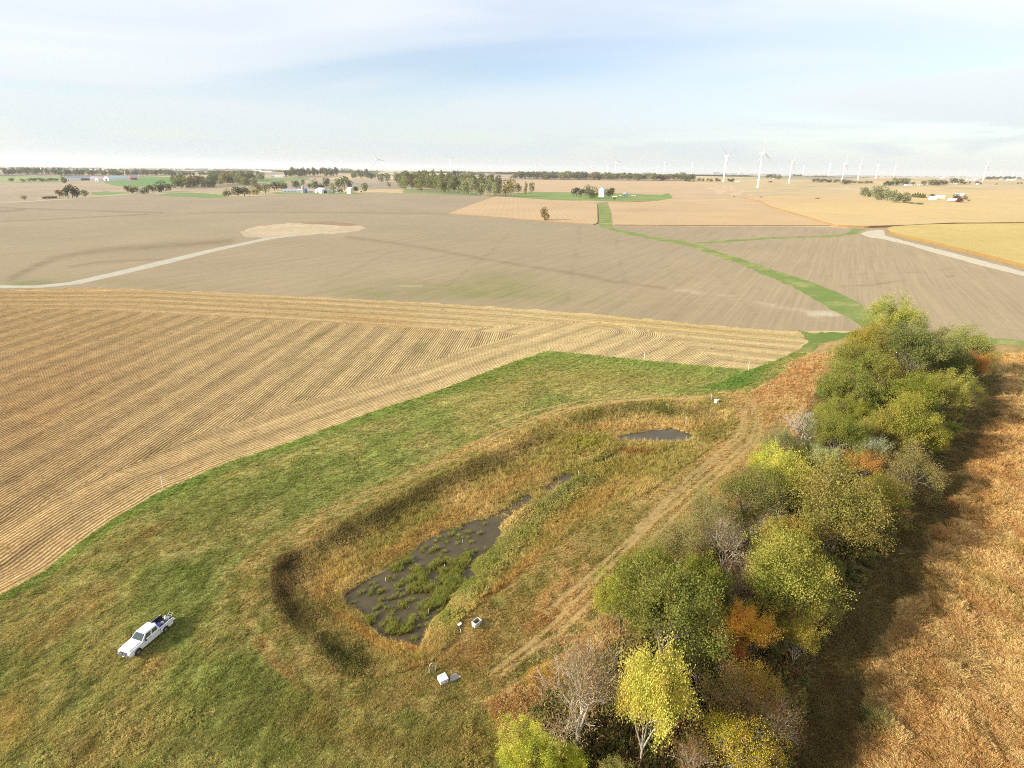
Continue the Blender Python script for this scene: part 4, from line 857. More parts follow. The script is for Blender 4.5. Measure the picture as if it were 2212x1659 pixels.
def leaf_mat(name, transl=0.35):
    m = bpy.data.materials.new(name); m.use_nodes = True; t = m.node_tree; t.nodes.clear()
    oi = N(t, 'ShaderNodeObjectInfo'); a = N(t, 'ShaderNodeAttribute'); a.attribute_name = 'lv'
    r = N(t, 'ShaderNodeMapRange'); L(t, a.outputs['Fac'], r.inputs[0]); r.inputs[3].default_value = 0.66; r.inputs[4].default_value = 1.3
    mm = N(t, 'ShaderNodeVectorMath', operation='SCALE'); L(t, oi.outputs['Color'], mm.inputs[0]); L(t, r.outputs[0], mm.inputs[3])
    hs = N(t, 'ShaderNodeHueSaturation'); L(t, mm.outputs[0], hs.inputs['Color'])
    tc_ = N(t, 'ShaderNodeTexCoord'); nn_ = N(t, 'ShaderNodeTexNoise'); nn_.inputs['Scale'].default_value = 1.6; nn_.inputs['Detail'].default_value = 4; vo = N(t, 'ShaderNodeVectorMath', operation='ADD'); L(t, tc_.outputs['Object'], vo.inputs[0]); L(t, math_(t, 'MULTIPLY', oi.outputs['Random'], 30), vo.inputs[1]); L(t, vo.outputs[0], nn_.inputs['Vector'])
    nr_ = N(t, 'ShaderNodeMapRange'); L(t, nn_.outputs[0], nr_.inputs[0]); nr_.inputs[1].default_value = 0.38; nr_.inputs[2].default_value = 0.62; nr_.inputs[3].default_value = -0.015; nr_.inputs[4].default_value = 0.018
    nv_ = N(t, 'ShaderNodeMapRange'); L(t, nn_.outputs[0], nv_.inputs[0]); nv_.inputs[1].default_value = 0.35; nv_.inputs[2].default_value = 0.65; nv_.inputs[3].default_value = 1.12; nv_.inputs[4].default_value = 0.85; L(t, nv_.outputs[0], hs.inputs['Value'])
    hu = math_(t, 'ADD', math_(t, 'ADD', 0.485, nr_.outputs[0]), math_(t, 'MULTIPLY', math_(t, 'FRACT', math_(t, 'MULTIPLY', a.outputs['Fac'], 7.3)), 0.03)); L(t, hu, hs.inputs['Hue'])
    d = N(t, 'ShaderNodeBsdfDiffuse'); L(t, hs.outputs[0], d.inputs[0]); tr = N(t, 'ShaderNodeBsdfTranslucent'); L(t, hs.outputs[0], tr.inputs[0])
    mx = N(t, 'ShaderNodeMixShader'); mx.inputs[0].default_value = transl; L(t, d.outputs[0], mx.inputs[1]); L(t, tr.outputs[0], mx.inputs[2])
    o = N(t, 'ShaderNodeOutputMaterial'); L(t, mx.outputs[0], o.inputs[0]); return m
LEAF = leaf_mat('leaves'); BARK = mat('bark', (0.16, 0.13, 0.10), 0.9, noise=0.3, scale=8); PALE = mat('pale_bark', (0.42, 0.36, 0.27), 0.85, noise=0.2, scale=6); TWIG = mat('twigs', (0.22, 0.17, 0.12), 0.9)
def norm_tree(segs, V):
    """scale so that the crown is about 1 wide in radius and its top at 1"""
    c = np.array([np.mean(V[:, 0]), np.mean(V[:, 1]), 0.0]); rr = np.percentile(np.hypot(V[:, 0] - c[0], V[:, 1] - c[1]), 96); zt = np.percentile(V[:, 2], 99.5)
    return rr, zt
PROTO = {}
def make_proto(name, seed, levels, kids, ang, up, tf, nleaf, ls, cl, elong=1.0, barkm=BARK, twigs=0, rmul=1.0, minr=0.0, lfac=0.8, droop=0.0, keeplv=99):
    r = np.random.default_rng(seed); segs, tips = grow(r, levels, kids, ang, up, tf, lfac=lfac)
    T = np.array([t[0] for t in tips]); rr, zt = norm_tree(segs, T); sc = np.array([1 / rr, 1 / rr, 2 / zt])
    segs2 = [(p * sc, q * sc, a * 1.3, b * 1.3, lv) for p, q, a, b, lv in segs if lv <= keeplv]; tips2 = [(t * sc, rnorm(d * sc)) for t, d in tips]
    V, Fc = tubes(segs2, minr, rmul=rmul); tm = mesh_np(name + '_trunk', V, Fc, barkm)
    if nleaf:
        V, Fc, lv = leaves(r, tips2, nleaf, ls, cl, elong, droop); V[:, 2] = np.maximum(V[:, 2], 0.02)
    else:
        V, Fc, lv = leaves(r, tips2, twigs, ls, cl, 2.5, slim=0.16)
    lm = mesh_np(name + '_crown', V, Fc, LEAF); a = lm.attributes.new('lv', 'FLOAT', 'POINT'); a.data.foreach_set('value', lv.astype(np.float32))
    PROTO[name] = (tm, lm)
# seeds give different crowns of the same habit
for i in range(4): make_proto('round%d' % i, 50 + i, 6, (5, 3, 3, 2), 0.62, 0.16, 0.13, 32000, 0.0195, 0.060, elong=1.8, keeplv=3)
for i in range(2): make_proto('loose%d' % i, 60 + i, 6, (5, 3, 2, 3), 0.75, 0.10, 0.16, 19000, 0.019, 0.07, elong=1.6, keeplv=4)
for i in range(2): make_proto('upright%d' % i, 70 + i, 6, (6, 3, 3, 2), 0.42, 0.5, 0.10, 20000, 0.020, 0.06, elong=2.5, keeplv=3)
for i in range(2): make_proto('tall%d' % i, 75 + i, 7, (3, 3, 2, 3), 0.5, 0.22, 0.22, 26000, 0.025, 0.09, barkm=PALE, keeplv=4)
make_proto('column0', 77, 7, (4, 3, 3, 2), 0.44, 0.34, 0.04, 34000, 0.021, 0.06, elong=1.5, barkm=PALE, keeplv=4, droop=0.3)
for i in range(2): make_proto('bare%d' % i, 80 + i, 6, (4, 3, 3, 3), 0.52, 0.16, 0.2, 0, 0.030, 0.06, barkm=PALE, twigs=11000, minr=0.006, keeplv=5)
for i in range(2): make_proto('sparse%d' % i, 85 + i, 6, (5, 3, 3, 3), 0.6, 0.18, 0.1, 9000, 0.020, 0.06, elong=2.2, barkm=TWIG, minr=0.005, keeplv=5)
make_proto('snag0', 90, 5, (5, 3, 3, 3), 0.5, 0.10, 0.06, 0, 0.03, 0.03, barkm=PALE, twigs=300, minr=0.008, rmul=0.9)
# lighter trees for the distance
def far_proto(name, seed, nl, rl, n):
    r = np.random.default_rng(seed); cs = []
    for k in range(nl):
        z = r.uniform(0.42, 1.55); a = r.uniform(0, 6.28); q = 0.62 * math.sqrt(max(0.05, 1 - ((z - 0.95) / 1.0) ** 2)) * r.uniform(0.55, 1.05); cs.append((q * math.cos(a), q * math.sin(a), z, rl * r.uniform(0.8, 1.25)))
    cs.append((0, 0, 1.62, rl)); cs.append((0, 0, 0.9, rl * 1.2)); P_ = []
    for i in range(n):
        c = cs[r.integers(len(cs))]; d = r.normal(0, 1, 3); d /= np.linalg.norm(d); P_.append((np.array(c[:3]) + d * c[3] * r.uniform(0.75, 1.08) * np.array([1, 1, 1.15]), d))
    V, Fc, lv = leaves(r, P_, n, 0.105, 0.015); V[:, 2] = np.maximum(V[:, 2], 0.05); lm = mesh_np(name + '_crown', V, Fc, LEAF); at_ = lm.attributes.new('lv', 'FLOAT', 'POINT'); at_.data.foreach_set('value', lv.astype(np.float32))
    V, Fc = tubes([(np.zeros(3), np.array([0, 0, 0.7]), 0.07, 0.05, 0), (np.array([0, 0, 0.6]), np.array([0.3, 0.1, 1.2]), 0.04, 0.02, 1), (np.array([0, 0, 0.6]), np.array([-0.3, -0.1, 1.2]), 0.04, 0.02, 1)]); PROTO[name] = (mesh_np(name + '_trunk', V, Fc, BARK), lm)
for i in range(4): far_proto('far%d' % i, 100 + i, 9, 0.40, 900)
for i in range(2): far_proto('fartall%d' % i, 110 + i, 7, 0.34, 700)
def cone_proto(name, seed):
    r = np.random.default_rng(seed); n = 700; z = r.random(n) ** 1.3; rad = (1 - z) * (0.75 + 0.25 * r.random(n)); a = r.uniform(0, 6.28, n)
    tips = [(np.array([rad[i] * math.cos(a[i]), rad[i] * math.sin(a[i]), 0.05 + 1.9 * z[i]]), np.array([math.cos(a[i]), math.sin(a[i]), -0.2])) for i in range(n)]
    V, Fc, lv = leaves(r, tips, n, 0.13, 0.02); lm = mesh_np(name + '_crown', V, Fc, LEAF); at_ = lm.attributes.new('lv', 'FLOAT', 'POINT'); at_.data.foreach_set('value', lv.astype(np.float32))
    V, Fc = tubes([(np.zeros(3), np.array([0, 0, 1.8]), 0.08, 0.02, 0)]); PROTO[name] = (mesh_np(name + '_trunk', V, Fc, BARK), lm)
cone_proto('cone0', 120)
def tree(kind, base, rad, hgt, col, name='tree', label=None, group=None, rz=None, parts=True, sq=1.0, bark=None):
    tm, lm = PROTO[kind]; rz = random.uniform(0, 6.28) if rz is None else rz
    if parts:
        e = empty(name, tuple(base), rz, label=label, cat='tree', group=group); s = (rad, rad * sq, hgt / 2)
        a = obj('trunk', tm, e); b_ = obj('crown', lm, e); a.scale = s; b_.scale = s; b_.color = (*col, 1)
        return e
    o = obj(name, lm, None, tuple(base), (0, 0, rz)); o.scale = (rad, rad * sq, hgt / 2); o.color = (*col, 1); tag(o, label, 'tree', group); return o
LK = 1.62
def lc(*c):
    c = list(c)
    if c[1] > c[0]: c[0] += (c[1] - c[0]) * 0.85
    v = lin(*c) * LK * K; return v * 0.94 + v.mean() * 0.06
# the belt of trees: crown centre in the photograph, radius, kind, height/width, colour, label
BELT = [
 (1400, 1512, 57, 'column0', 4.2, (208, 196, 84), 'tall bright yellow tree in the foreground, above a pale trunk'),
 (1145, 1632, 52, 'round0', 2.0, (190, 188, 66), 'rounded yellow tree at the bottom edge, left of the bare brown tree'),
 (1222, 1650, 34, 'round1', 2.0, (178, 192, 52), 'small yellow-green tree at the bottom edge beside the rounded yellow tree'),
 (1252, 1500, 88, 'bare0', 2.3, (170, 146, 102), 'large bare brown tree left of the tall yellow tree'),
 (1172, 1465, 34, 'sparse0', 2.0, (206, 160, 62), 'thin orange-yellow tree behind the bare brown tree'),
 (1345, 1300, 46, 'round2', 2.2, (160, 158, 56), 'yellowish tree on the path side of the big olive tree'),
 (1440, 1325, 92, 'round3', 2.1, (128, 132, 58), 'biggest olive green tree, behind the tall yellow tree'),
 (1395, 1255, 52, 'round1', 2.0, (120, 132, 48), 'green tree at the back left of the biggest olive tree'),
 (1490, 1258, 56, 'round0', 2.0, (116, 130, 46), 'green tree at the back right of the biggest olive tree'),
 (1515, 1425, 52, 'round2', 2.1, (96, 96, 44), 'dark olive tree right of the tall yellow tree, above the sparse yellow shrubs'),
 (1622, 1372, 46, 'upright0', 2.2, (222, 170, 60), 'brightest orange-yellow upright tree in the middle of the belt'),
 (1590, 1410, 30, 'upright1', 2.2, (200, 140, 60), 'small orange tree at the foot of the brightest orange-yellow tree'),
 (1724, 1385, 36, 'upright1', 2.8, (164, 148, 58), 'upright olive-yellow tree on the shaded side beside the orange tree'),
 (1688, 1340, 30, 'sparse1', 2.2, (166, 140, 62), 'small brownish tree between the orange tree and the upright olive-yellow one'),
 (1722, 1262, 82, 'round1', 1.9, (156, 152, 64), 'wide yellow-green tree above the orange tree'),
 (1690, 1195, 56, 'round3', 1.9, (158, 138, 54), 'golden olive tree at the back of the wide yellow-green tree'),
 (1602, 1270, 44, 'bare1', 2.2, (140, 112, 82), 'reddish brown leafless tree left of the wide yellow-green tree'),
 (1583, 1345, 34, 'round0', 2.2, (128, 132, 62), 'small grey-green tree behind the orange tree'),
 (1582, 1505, 62, 'sparse0', 2.0, (158, 130, 66), 'sparse brown tree right of the tall yellow tree'),
 (1640, 1490, 44, 'sparse1', 2.1, (190, 156, 52), 'half bare tree with yellow leaf tips at the shaded edge, near the bottom'),
 (1650, 1560, 54, 'bare1', 2.0, (140, 112, 72), 'bare grey-brown shrub leaning over the shaded edge near the bottom'),
 (1574, 1608, 60, 'sparse1', 2.0, (200, 176, 48), 'sparse yellow tree at the bottom edge right of the tall yellow tree'),
 (1640, 1640, 44, 'sparse0', 2.0, (190, 160, 50), 'thin yellow tree at the bottom edge, rightmost of the belt'),
 (1500, 1650, 44, 'bare0', 2.2, (150, 118, 70), 'bare shrub at the bottom edge under the tall yellow tree'),
 (1455, 1180, 48, 'loose0', 2.0, (150, 142, 84), 'pale olive tree behind the biggest olive tree, beside the wheel tracks'),
 (1565, 1180, 46, 'bare0', 2.1, (150, 136, 96), 'pale leafless tree on the path side, below the olive grey tree'),
 (1655, 1150, 40, 'bare1', 2.3, (140, 122, 90), 'forked leafless tree with white limbs in front of the large olive tree'),
 (1540, 1115, 46, 'loose1', 2.0, (146, 138, 80), 'olive grey tree standing next to the wheel tracks'),
 (1615, 1062, 56, 'loose0', 1.9, (134, 130, 64), 'grey-olive tree left of the large olive tree'),
 (1700, 1040, 48, 'round2', 2.1, (192, 186, 74), 'bright lemon yellow tree at the middle of the belt'),
 (1660, 1012, 36, 'round0', 2.0, (178, 178, 60), 'yellow-green tree at the back left of the lemon yellow tree'),
 (1690, 962, 34, 'loose1', 2.0, (142, 142, 86), 'grey-green tree below the dead white-limbed tree'),
 (1820, 1090, 82, 'loose0', 1.9, (150, 138, 66), 'large olive tree in the middle of the belt, below the silvery ones'),
 (1790, 1140, 56, 'round3', 1.9, (140, 130, 62), 'olive tree in front of the large olive tree'),
 (1888, 1068, 42, 'round1', 2.0, (158, 146, 60), 'golden olive tree at the right of the large olive tree'),
 (1858, 1010, 32, 'upright0', 1.9, (186, 142, 70), 'rusty orange tree top just below the silvery tree'),
 (1895, 1030, 16, 'upright1', 2.0, (190, 128, 62), 'smallest rusty orange sapling beside the rusty orange tree top'),
 (1880, 984, 26, 'upright0', 2.7, (160, 172, 128), 'larger silvery green tree in the middle of the belt'),
 (1776, 998, 23, 'upright1', 2.7, (146, 162, 112), 'smaller silvery green tree beside the lemon yellow tree'),
 (1742, 988, 26, 'round0', 2.0, (108, 128, 52), 'small deep green tree left of the smaller silvery tree'),
 (1976, 1015, 44, 'loose1', 1.9, (146, 132, 74), 'olive brown tree at the shaded edge, right of the silvery tree'),
 (1950, 1045, 28, 'bare1', 2.0, (128, 104, 72), 'brown leafless shrub between the golden olive and the olive brown tree'),
 (1742, 932, 42, 'snag0', 1.7, (170, 160, 146), 'dead tree with white limbs beside the tan grass'),
 (1812, 948, 46, 'round3', 2.0, (118, 132, 52), 'smooth green tree right of the dead white-limbed tree'),
 (1890, 930, 34, 'loose0', 2.2, (158, 148, 66), 'olive tree with a visible pale trunk above the silvery tree'),
 (1925, 965, 34, 'round2', 1.9, (138, 126, 58), 'brownish olive tree right of the silvery tree'),
 (1970, 922, 54, 'round1', 1.9, (152, 146, 56), 'broad olive-yellow tree at the right, in the far half of the belt'),
 (2014, 950, 32, 'round0', 1.9, (164, 156, 50), 'yellow-green tree on the shaded side of the broad olive-yellow tree'),
 (2056, 932, 15, 'round3', 1.9, (96, 136, 60), 'little fresh green bush at the shaded edge'),
 (1792, 892, 32, 'loose1', 1.9, (154, 150, 62), 'yellow-olive tree behind the smooth green tree'),
 (1866, 902, 32, 'round2', 1.9, (124, 138, 46), 'mid green tree in front of the round green tree'),
 (1834, 846, 46, 'round0', 1.9, (126, 140, 60), 'round green tree on the grass side of the belt'),
 (1898, 868, 30, 'round3', 1.9, (112, 122, 48), 'dark green tree between the round green and the dense green tree'),
 (1960, 856, 46, 'round1', 2.0, (122, 134, 46), 'dense green tree below the dark oak-like tree'),
 (2038, 852, 36, 'round2', 2.2, (158, 152, 66), 'yellow-olive tree at the outer edge, beside the dense green tree'),
 (1898, 812, 32, 'loose0', 2.0, (162, 148, 62), 'golden tree in front of the olive one'),
 (1965, 808, 14, 'upright0', 2.6, (176, 168, 96), 'pale plumed sapling below the dark green tree'),
 (1856, 792, 44, 'round2', 1.9, (142, 142, 60), 'olive tree beside the orange grass in the far half'),
 (1882, 742, 42, 'round1', 1.9, (158, 142, 54), 'golden brown tree near the far end of the belt'),
 (1978, 772, 52, 'round3', 2.1, (96, 124, 62), 'dark green oak-like tree near the far end'),
 (2060, 796, 36, 'round0', 2.0, (92, 110, 48), 'dark tree between the oak-like tree and the orange one'),
 (2106, 800, 25, 'upright1', 2.3, (190, 134, 62), 'orange tree at the far right corner of the belt'),
 (2098, 845, 24, 'loose1', 1.9, (140, 138, 58), 'small olive tree under the far right orange one'),
 (2098, 752, 42, 'loose0', 1.9, (156, 156, 76), 'pale green tree at the far right end'),
 (1930, 694, 44, 'round2', 1.9, (158, 168, 72), 'light yellow-green tree at the very far end of the belt'),
 (2030, 738, 22, 'bare0', 2.0, (140, 96, 74), 'reddish leafless shrub between the oak-like and the pale green tree'),
]
for k, (x, y, r, kind, asp, col, lab) in enumerate(BELT):
    random.seed(k * 7 + 3)
    hc = 4.0
    for _ in range(4):
        p = atz(x, y, hc); rad = r * depth_of(p) / F * 1.3; hgt = rad * asp * 1.18; hc = hgt * (0.60 if 'tall' not in kind else 0.62)
    zb = float(terrain(p[:1], p[1:2])[0])
    tree(kind, (p[0], p[1], zb - 0.1), rad, hgt + 0.1, lc(*col), 'tree', lab, None, sq=random.uniform(0.88, 1.1))
random.seed(5)
fill = 0
while fill < 24:
    x, y = random.uniform(0, 75), random.uniform(38, 175)
    if sd_poly(np.array([x]), np.array([y]), TREELINE, 8)[0] < 2.2: continue
    fill += 1; rad = random.uniform(1.6, 2.6)
    tree(random.choice(['round0', 'round2', 'loose0', 'loose1', 'sparse0']), (x, y, float(terrain(np.array([x]), np.array([y]))[0]) - 0.1), rad, rad * 2.3, lc(*random.choice([(136, 132, 66), (150, 140, 74), (118, 124, 58), (150, 124, 72)])), 'tree', 'small olive tree crowded between the bigger crowns of the belt', 'understory trees of the belt')
# shrubs filling the belt below the crowns
X2, Y2 = sample(60000, 36, 190, 0.95); ok = (sd_poly(X2, Y2, TREELINE, 8) > 0.6) & (rng.random(60000) < 0.9); X2, Y2 = X2[ok], Y2[ok]; Z2 = terrain(X2, Y2); n = len(X2)
ct = np.array([lc(112, 112, 56), lc(140, 122, 66), lc(92, 100, 44), lc(128, 96, 60)])[rng.integers(0, 4, n)] * (1 + rng.normal(0, 0.12, (n, 1)))
w = rng.uniform(0.7, 1.5, n); ed = np.clip(sd_poly(X2, Y2, TREELINE, 8) / 3, 0.35, 1)
scatter('undergrowth', np.stack([X2, Y2, Z2], 1), np.stack([np.zeros(n), np.zeros(n), rng.uniform(0, 6.28, n)], 1), np.stack([w, w, w * ed * 2.0], 1), ct, rng.integers(0, 3, n), [weed(51, 10, 22, 0.09), weed(52, 10, 22, 0.10), weed(53, 9, 22, 0.08)], BLADE, 'shrubby undergrowth below the belt of trees')

# ------------------------------------------------------------------ distant trees and hedges
def fartree(px, py, hpx, wpx, col, label, group=None, kind=None, parts=False, cat='tree', name='tree'):
    p = at(px, py); dp = depth_of(p); h = hpx * dp / F; r = wpx * dp / F / 2
    kind = kind or random.choice(['far0', 'far1', 'far2', 'far3', 'fartall0', 'fartall1'] if h > 2.2 * r else ['far0', 'far1', 'far2', 'far3'])
    zs = h
    o = tree(kind, (p[0], p[1], p[2] - 0.2), r * 1.4, zs, lc(*col), name, label, group, parts=parts); o['category'] = cat
    return o
random.seed(11)
def jit(c, a=14): return tuple(max(20, v + random.uniform(-a, a) * (0.6 if i == 2 else 1)) for i, v in enumerate(c))
DG, MG, OG, YG, PG = (104, 116, 74), (126, 136, 86), (142, 140, 90), (170, 164, 98), (142, 152, 104)
ORD = 'first second third fourth fifth sixth seventh eighth ninth tenth eleventh twelfth thirteenth fourteenth fifteenth sixteenth seventeenth eighteenth nineteenth twentieth'.split()
ORD += ['twenty-' + w for w in ORD[:9]] + ['thirtieth'] + ['thirty-' + w for w in ORD[:9]]
def row(crop, line, n, h, w, cols, label, group, jx=6, jy=1.5, parts=False, back=0, cat='tree', name='tree', kind=None):
    pts = P(crop, line); s = CR[crop][0]
    L_ = [math.dist(pts[i], pts[i + 1]) for i in range(len(pts) - 1)]; tot = sum(L_)
    for i in range(n):
        t = (i + random.uniform(0.3, 0.7)) / n * tot; k = 0
        while k < len(L_) - 1 and t > L_[k]: t -= L_[k]; k += 1
        x = pts[k][0] + (pts[k + 1][0] - pts[k][0]) * t / L_[k]; y = pts[k][1] + (pts[k + 1][1] - pts[k][1]) * t / L_[k]
        fartree(x + random.uniform(-jx, jx) / s, y + random.uniform(-jy, jy) / s, h / s * random.uniform(0.82, 1.15), w / s * random.uniform(0.85, 1.2), jit(random.choice(cols)), label.replace('{o}', ORD[i]), group, parts=parts, cat=cat, name=name, kind=kind)
G1 = 'trees of the wood beyond the bare field'; lw = 'leafy green tree in the dense wood beyond the bare brown field'
row('8', [(690, 300), (1100, 322), (1500, 345), (1720, 352)], 14, 120, 62, [MG, DG, PG, OG], '{o} crown from the left in the middle of the dense wood', G1)
row('8', [(700, 325), (850, 345), (1100, 365), (1400, 385), (1640, 396), (1700, 398)], 20, 148, 72, [MG, PG, OG, DG, PG], '{o} leafy tree from the left along the front edge of the dense wood', G1)
row('8', [(640, 262), (900, 268), (1200, 275), (1600, 300)], 8, 100, 60, [MG, DG, DG], '{o} crown from the left at the back of the dense wood', G1)
row('8', [(1190, 262), (1370, 272)], 5, 112, 48, [(72, 88, 50)], '{o} of the tall dark green trees at the back of the dense wood', 'tall dark trees at the back of the wood')
row('8', [(225, 222), (500, 230)], 11, 82, 46, [DG, MG], '{o} dark tree from the left in the small wood left of the main wood', 'trees of the small wood')
for x, y, h, w, c, l in [(530, 262, 90, 60, DG, 'round dark tree at the left tip of the dense wood'), (590, 262, 85, 55, MG, 'green tree beside the round dark one at the tip of the wood'), (600, 320, 58, 36, YG, 'small yellowish tree alone in the gap left of the wood'),
        (1745, 400, 160, 80, (150, 138, 74), 'first yellow-brown tree at the right end of the wood'), (1800, 402, 165, 80, (160, 148, 80), 'bare-trunked yellowish tree closing the wood on the right'), (1870, 368, 88, 60, DG, 'dark tree just right of the wood'),
        (1945, 388, 128, 42, MG, 'slender tree at the left edge of the green farmyard'), (2003, 378, 110, 46, OG, 'second slender tree by the green farmyard, shorter and fuller')]: fartree(*P('8', [(x, y)])[0], h / 4.545, w / 4.545, c, l, parts=True)
# beside the left farms
for x, y, h, w, c, l in [(770, 548, 105, 75, (150, 112, 62), 'rusty brown tree at the left of the autumn clump by the far lane'), (880, 548, 135, 90, (86, 102, 52), 'dark green tree in the autumn clump by the far lane'), (935, 545, 165, 110, (128, 102, 58), 'tallest tree of the autumn clump, brown topped'), (985, 545, 120, 90, (84, 86, 56), 'dark tree at the right of the autumn clump'), (1095, 532, 85, 90, (136, 128, 66), 'olive tree standing alone right of the autumn clump'),
        (830, 352, 98, 92, DG, 'round tree left of the long grey-roofed shed'), (155, 340, 52, 70, MG, 'bush at the left edge of the pale green field'), (300, 346, 48, 60, OG, 'pale bush in the pale green field'), (315, 574, 62, 60, YG, 'small yellowish bush beside the far lane')]: fartree(*P('1', [(x, y)])[0], h / 5.952, w / 5.952, c, l, parts=True)
row('1', [(370, 336), (770, 328)], 7, 42, 66, [DG, MG], '{o} low green bush from the left in the hedge before the long shed', 'hedge left of the long shed', cat='bush', name='bush')
row('1', [(545, 562), (750, 552)], 5, 34, 50, [(110, 96, 66)], '{o} low brown bush from the left along the far lane', 'bushes along the far lane', cat='bush', name='bush')
GA = 'trees along the far lane right of the green field'
for i, (x, y, h, w) in enumerate([(1630, 482, 90, 70), (1690, 486, 100, 80), (1748, 486, 82, 66), (1826, 492, 66, 60), (1885, 497, 84, 84), (1945, 484, 104, 70), (2030, 474, 120, 90), (2100, 472, 152, 100), (2178, 462, 92, 90)]): fartree(*P('1', [(x, y)])[0], h / 5.952, w / 5.952, jit((104, 104, 60)), ORD[i] + ' dark green tree from the left along the far lane by the green field', GA)
G2 = 'trees of the middle wood'; l2 = 'olive green tree in the middle wood left of the white farm'
row('2', [(130, 418), (350, 420), (560, 414), (760, 388)], 10, 140, 92, [OG, MG, YG, DG], '{o} olive tree from the left along the front of the middle wood', G2)
row('2', [(700, 375), (930, 378), (1060, 405), (1180, 420)], 8, 140, 92, [PG, MG, OG], '{o} tree from the left in the right half of the middle wood', G2)
row('2', [(600, 325), (900, 320), (1300, 330)], 4, 100, 80, [MG, PG, OG], '{o} tree from the left at the back of the middle wood', G2)
for x, y, h, w, c, l in [(832, 522, 92, 110, OG, 'leftmost round bush at the edge of the bare field'), (955, 522, 112, 120, (96, 104, 52), 'dark bush next to the leftmost round bush'), (1040, 522, 108, 110, (88, 98, 52), 'second dark bush at the edge of the bare field'), (1150, 502, 92, 120, YG, 'yellowish bush at the edge of the bare field'), (1225, 486, 112, 60, (132, 116, 66), 'brown slim tree behind the yellowish bush'), (1305, 484, 118, 110, PG, 'pale green round tree before the white farm'),
        (1425, 446, 100, 110, (74, 84, 52), 'very dark tree behind the pale green round tree'), (1530, 442, 112, 120, MG, 'green tree at the left end of the white farm')]: fartree(*P('2', [(x, y)])[0], h / 5.952, w / 5.952, c, l, parts=True)
for x, y, h, w, c, l in [(350, 235, 140, 150, MG, 'green tree behind the left end of the long white shed'), (615, 232, 142, 150, (96, 104, 64), 'grey-green tree behind the long white shed'), (735, 170, 105, 60, DG, 'thin tree behind the silos'), (852, 228, 92, 56, DG, 'small dark tree right of the silos'), (950, 228, 170, 130, MG, 'tall green tree behind the beige shed'), (1062, 228, 92, 110, (70, 84, 50), 'dark round tree behind the big white machine shed'),
        (1165, 230, 190, 110, DG, 'tall dark tree right behind the big white machine shed'), (1275, 312, 190, 110, (150, 142, 72), 'yellowish tree in front of the low white barn'), (1380, 240, 185, 110, DG, 'tall tree behind the low white barn'), (1485, 250, 240, 150, MG, 'tallest tree of the white farm, left of the cream house'), (1575, 245, 160, 120, DG, 'tree behind the cream house'), (1690, 292, 100, 100, (64, 78, 46), 'dark tree at the right wall of the cream house'), (1405, 304, 72, 90, DG, 'bush between the low barn and the cream house'), (1852, 292, 155, 130, MG, 'lone round tree right of the cream house'), (1780, 292, 26, 34, DG, 'small bush beside the lone round tree')]: fartree(*P('3', [(x, y)])[0], h / 8.333, w / 8.333, c, l, parts=True)
# yard in the middle
for x, y, h, w, c, l in [(362, 308, 124, 120, (72, 84, 50), 'darkest round tree at the left of the yard group'), (440, 328, 124, 90, (80, 92, 54), 'dark tree in front of the darkest round one in the yard'), (535, 302, 168, 130, MG, 'tallest tree of the yard, left of the white house'), (520, 300, 96, 84, (132, 128, 72), 'small olive tree under the tallest yard tree'), (632, 348, 168, 140, (104, 116, 62), 'big green tree touching the left wall of the white house'), (850, 335, 132, 100, (112, 118, 66), 'green tree right of the white house'), (915, 325, 138, 120, (92, 104, 56), 'second tree right of the white house, nearest the silver bin')]: fartree(*P('4', [(x, y)])[0], h / 7.143, w / 7.143, c, l, parts=True)
p = P('R', [(1245, 518)])[0]; fartree(p[0], p[1], 29, 22, (140, 122, 66), 'lone autumn tree standing in the tan soybean field edge', parts=True, kind='fartall1')
row('R', [(1060, 252), (1450, 258), (1800, 262), (2212, 266)], 32, 42, 60, [DG, MG, OG], '{o} tree from the left in the long tree row beyond the tan fields', 'long tree row beyond the tan fields')
row('R', [(1250, 240), (1325, 242)], 4, 36, 26, [(66, 80, 50)], '{o} of the dark trees rising from the left part of the long tree row', 'dark trees of the long row')
row('7', [(0, 740), (460, 742)], 8, 45, 42, [DG, MG], '{o} tree from the left where the long tree row ends at the turbines', 'right end of the long tree row')
row('7', [(520, 740), (620, 742)], 4, 38, 40, [DG], '{o} tree from the left beside the small white sheds under the big turbine', 'trees under the left big turbine')
row('7', [(1075, 700), (1250, 705)], 6, 62, 50, [DG, MG], '{o} tree from the left in the grove between the two biggest turbines', 'grove between the two biggest turbines')
row('7', [(1670, 748), (2040, 750)], 9, 46, 48, [DG, MG], '{o} tree from the left in the hedge right of the third big turbine', 'hedge right of the third big turbine')
row('7', [(335, 645), (425, 645)], 3, 34, 34, [DG], '{o} horizon tree from the left behind the left big turbine', 'horizon trees behind the left big turbine')
row('7', [(1375, 668), (1540, 672)], 6, 26, 36, [DG], '{o} small horizon tree from the left beside the third big turbine', 'horizon trees beside the third big turbine')
fartree(*P('7', [(1750, 982)])[0], 4.5, 12, (150, 120, 66), 'brown bush alone in the dry corn right of the combine', cat='bush', name='bush'); fartree(*P('7', [(1107, 750)])[0], 3.2, 7, (116, 120, 70), 'small green bush between the two biggest turbines', cat='bush', name='bush')
for a_ in [((15, 247), (130, 247), 4, 52, 46), ((140, 235), (390, 238), 7, 28, 44)]: row('5', a_[:2], a_[2], a_[3], a_[4], [DG, MG], '{o} tree from the left in the ' + ('tall' if a_[3] > 40 else 'low') + ' hedge before the right-hand turbines', 'hedge before the right-hand turbines')
row('5', [(520, 260), (680, 262)], 5, 50, 56, [(78, 94, 62)], '{o} dark tree from the left beside the pale hamlet', 'dark trees left of the pale hamlet')
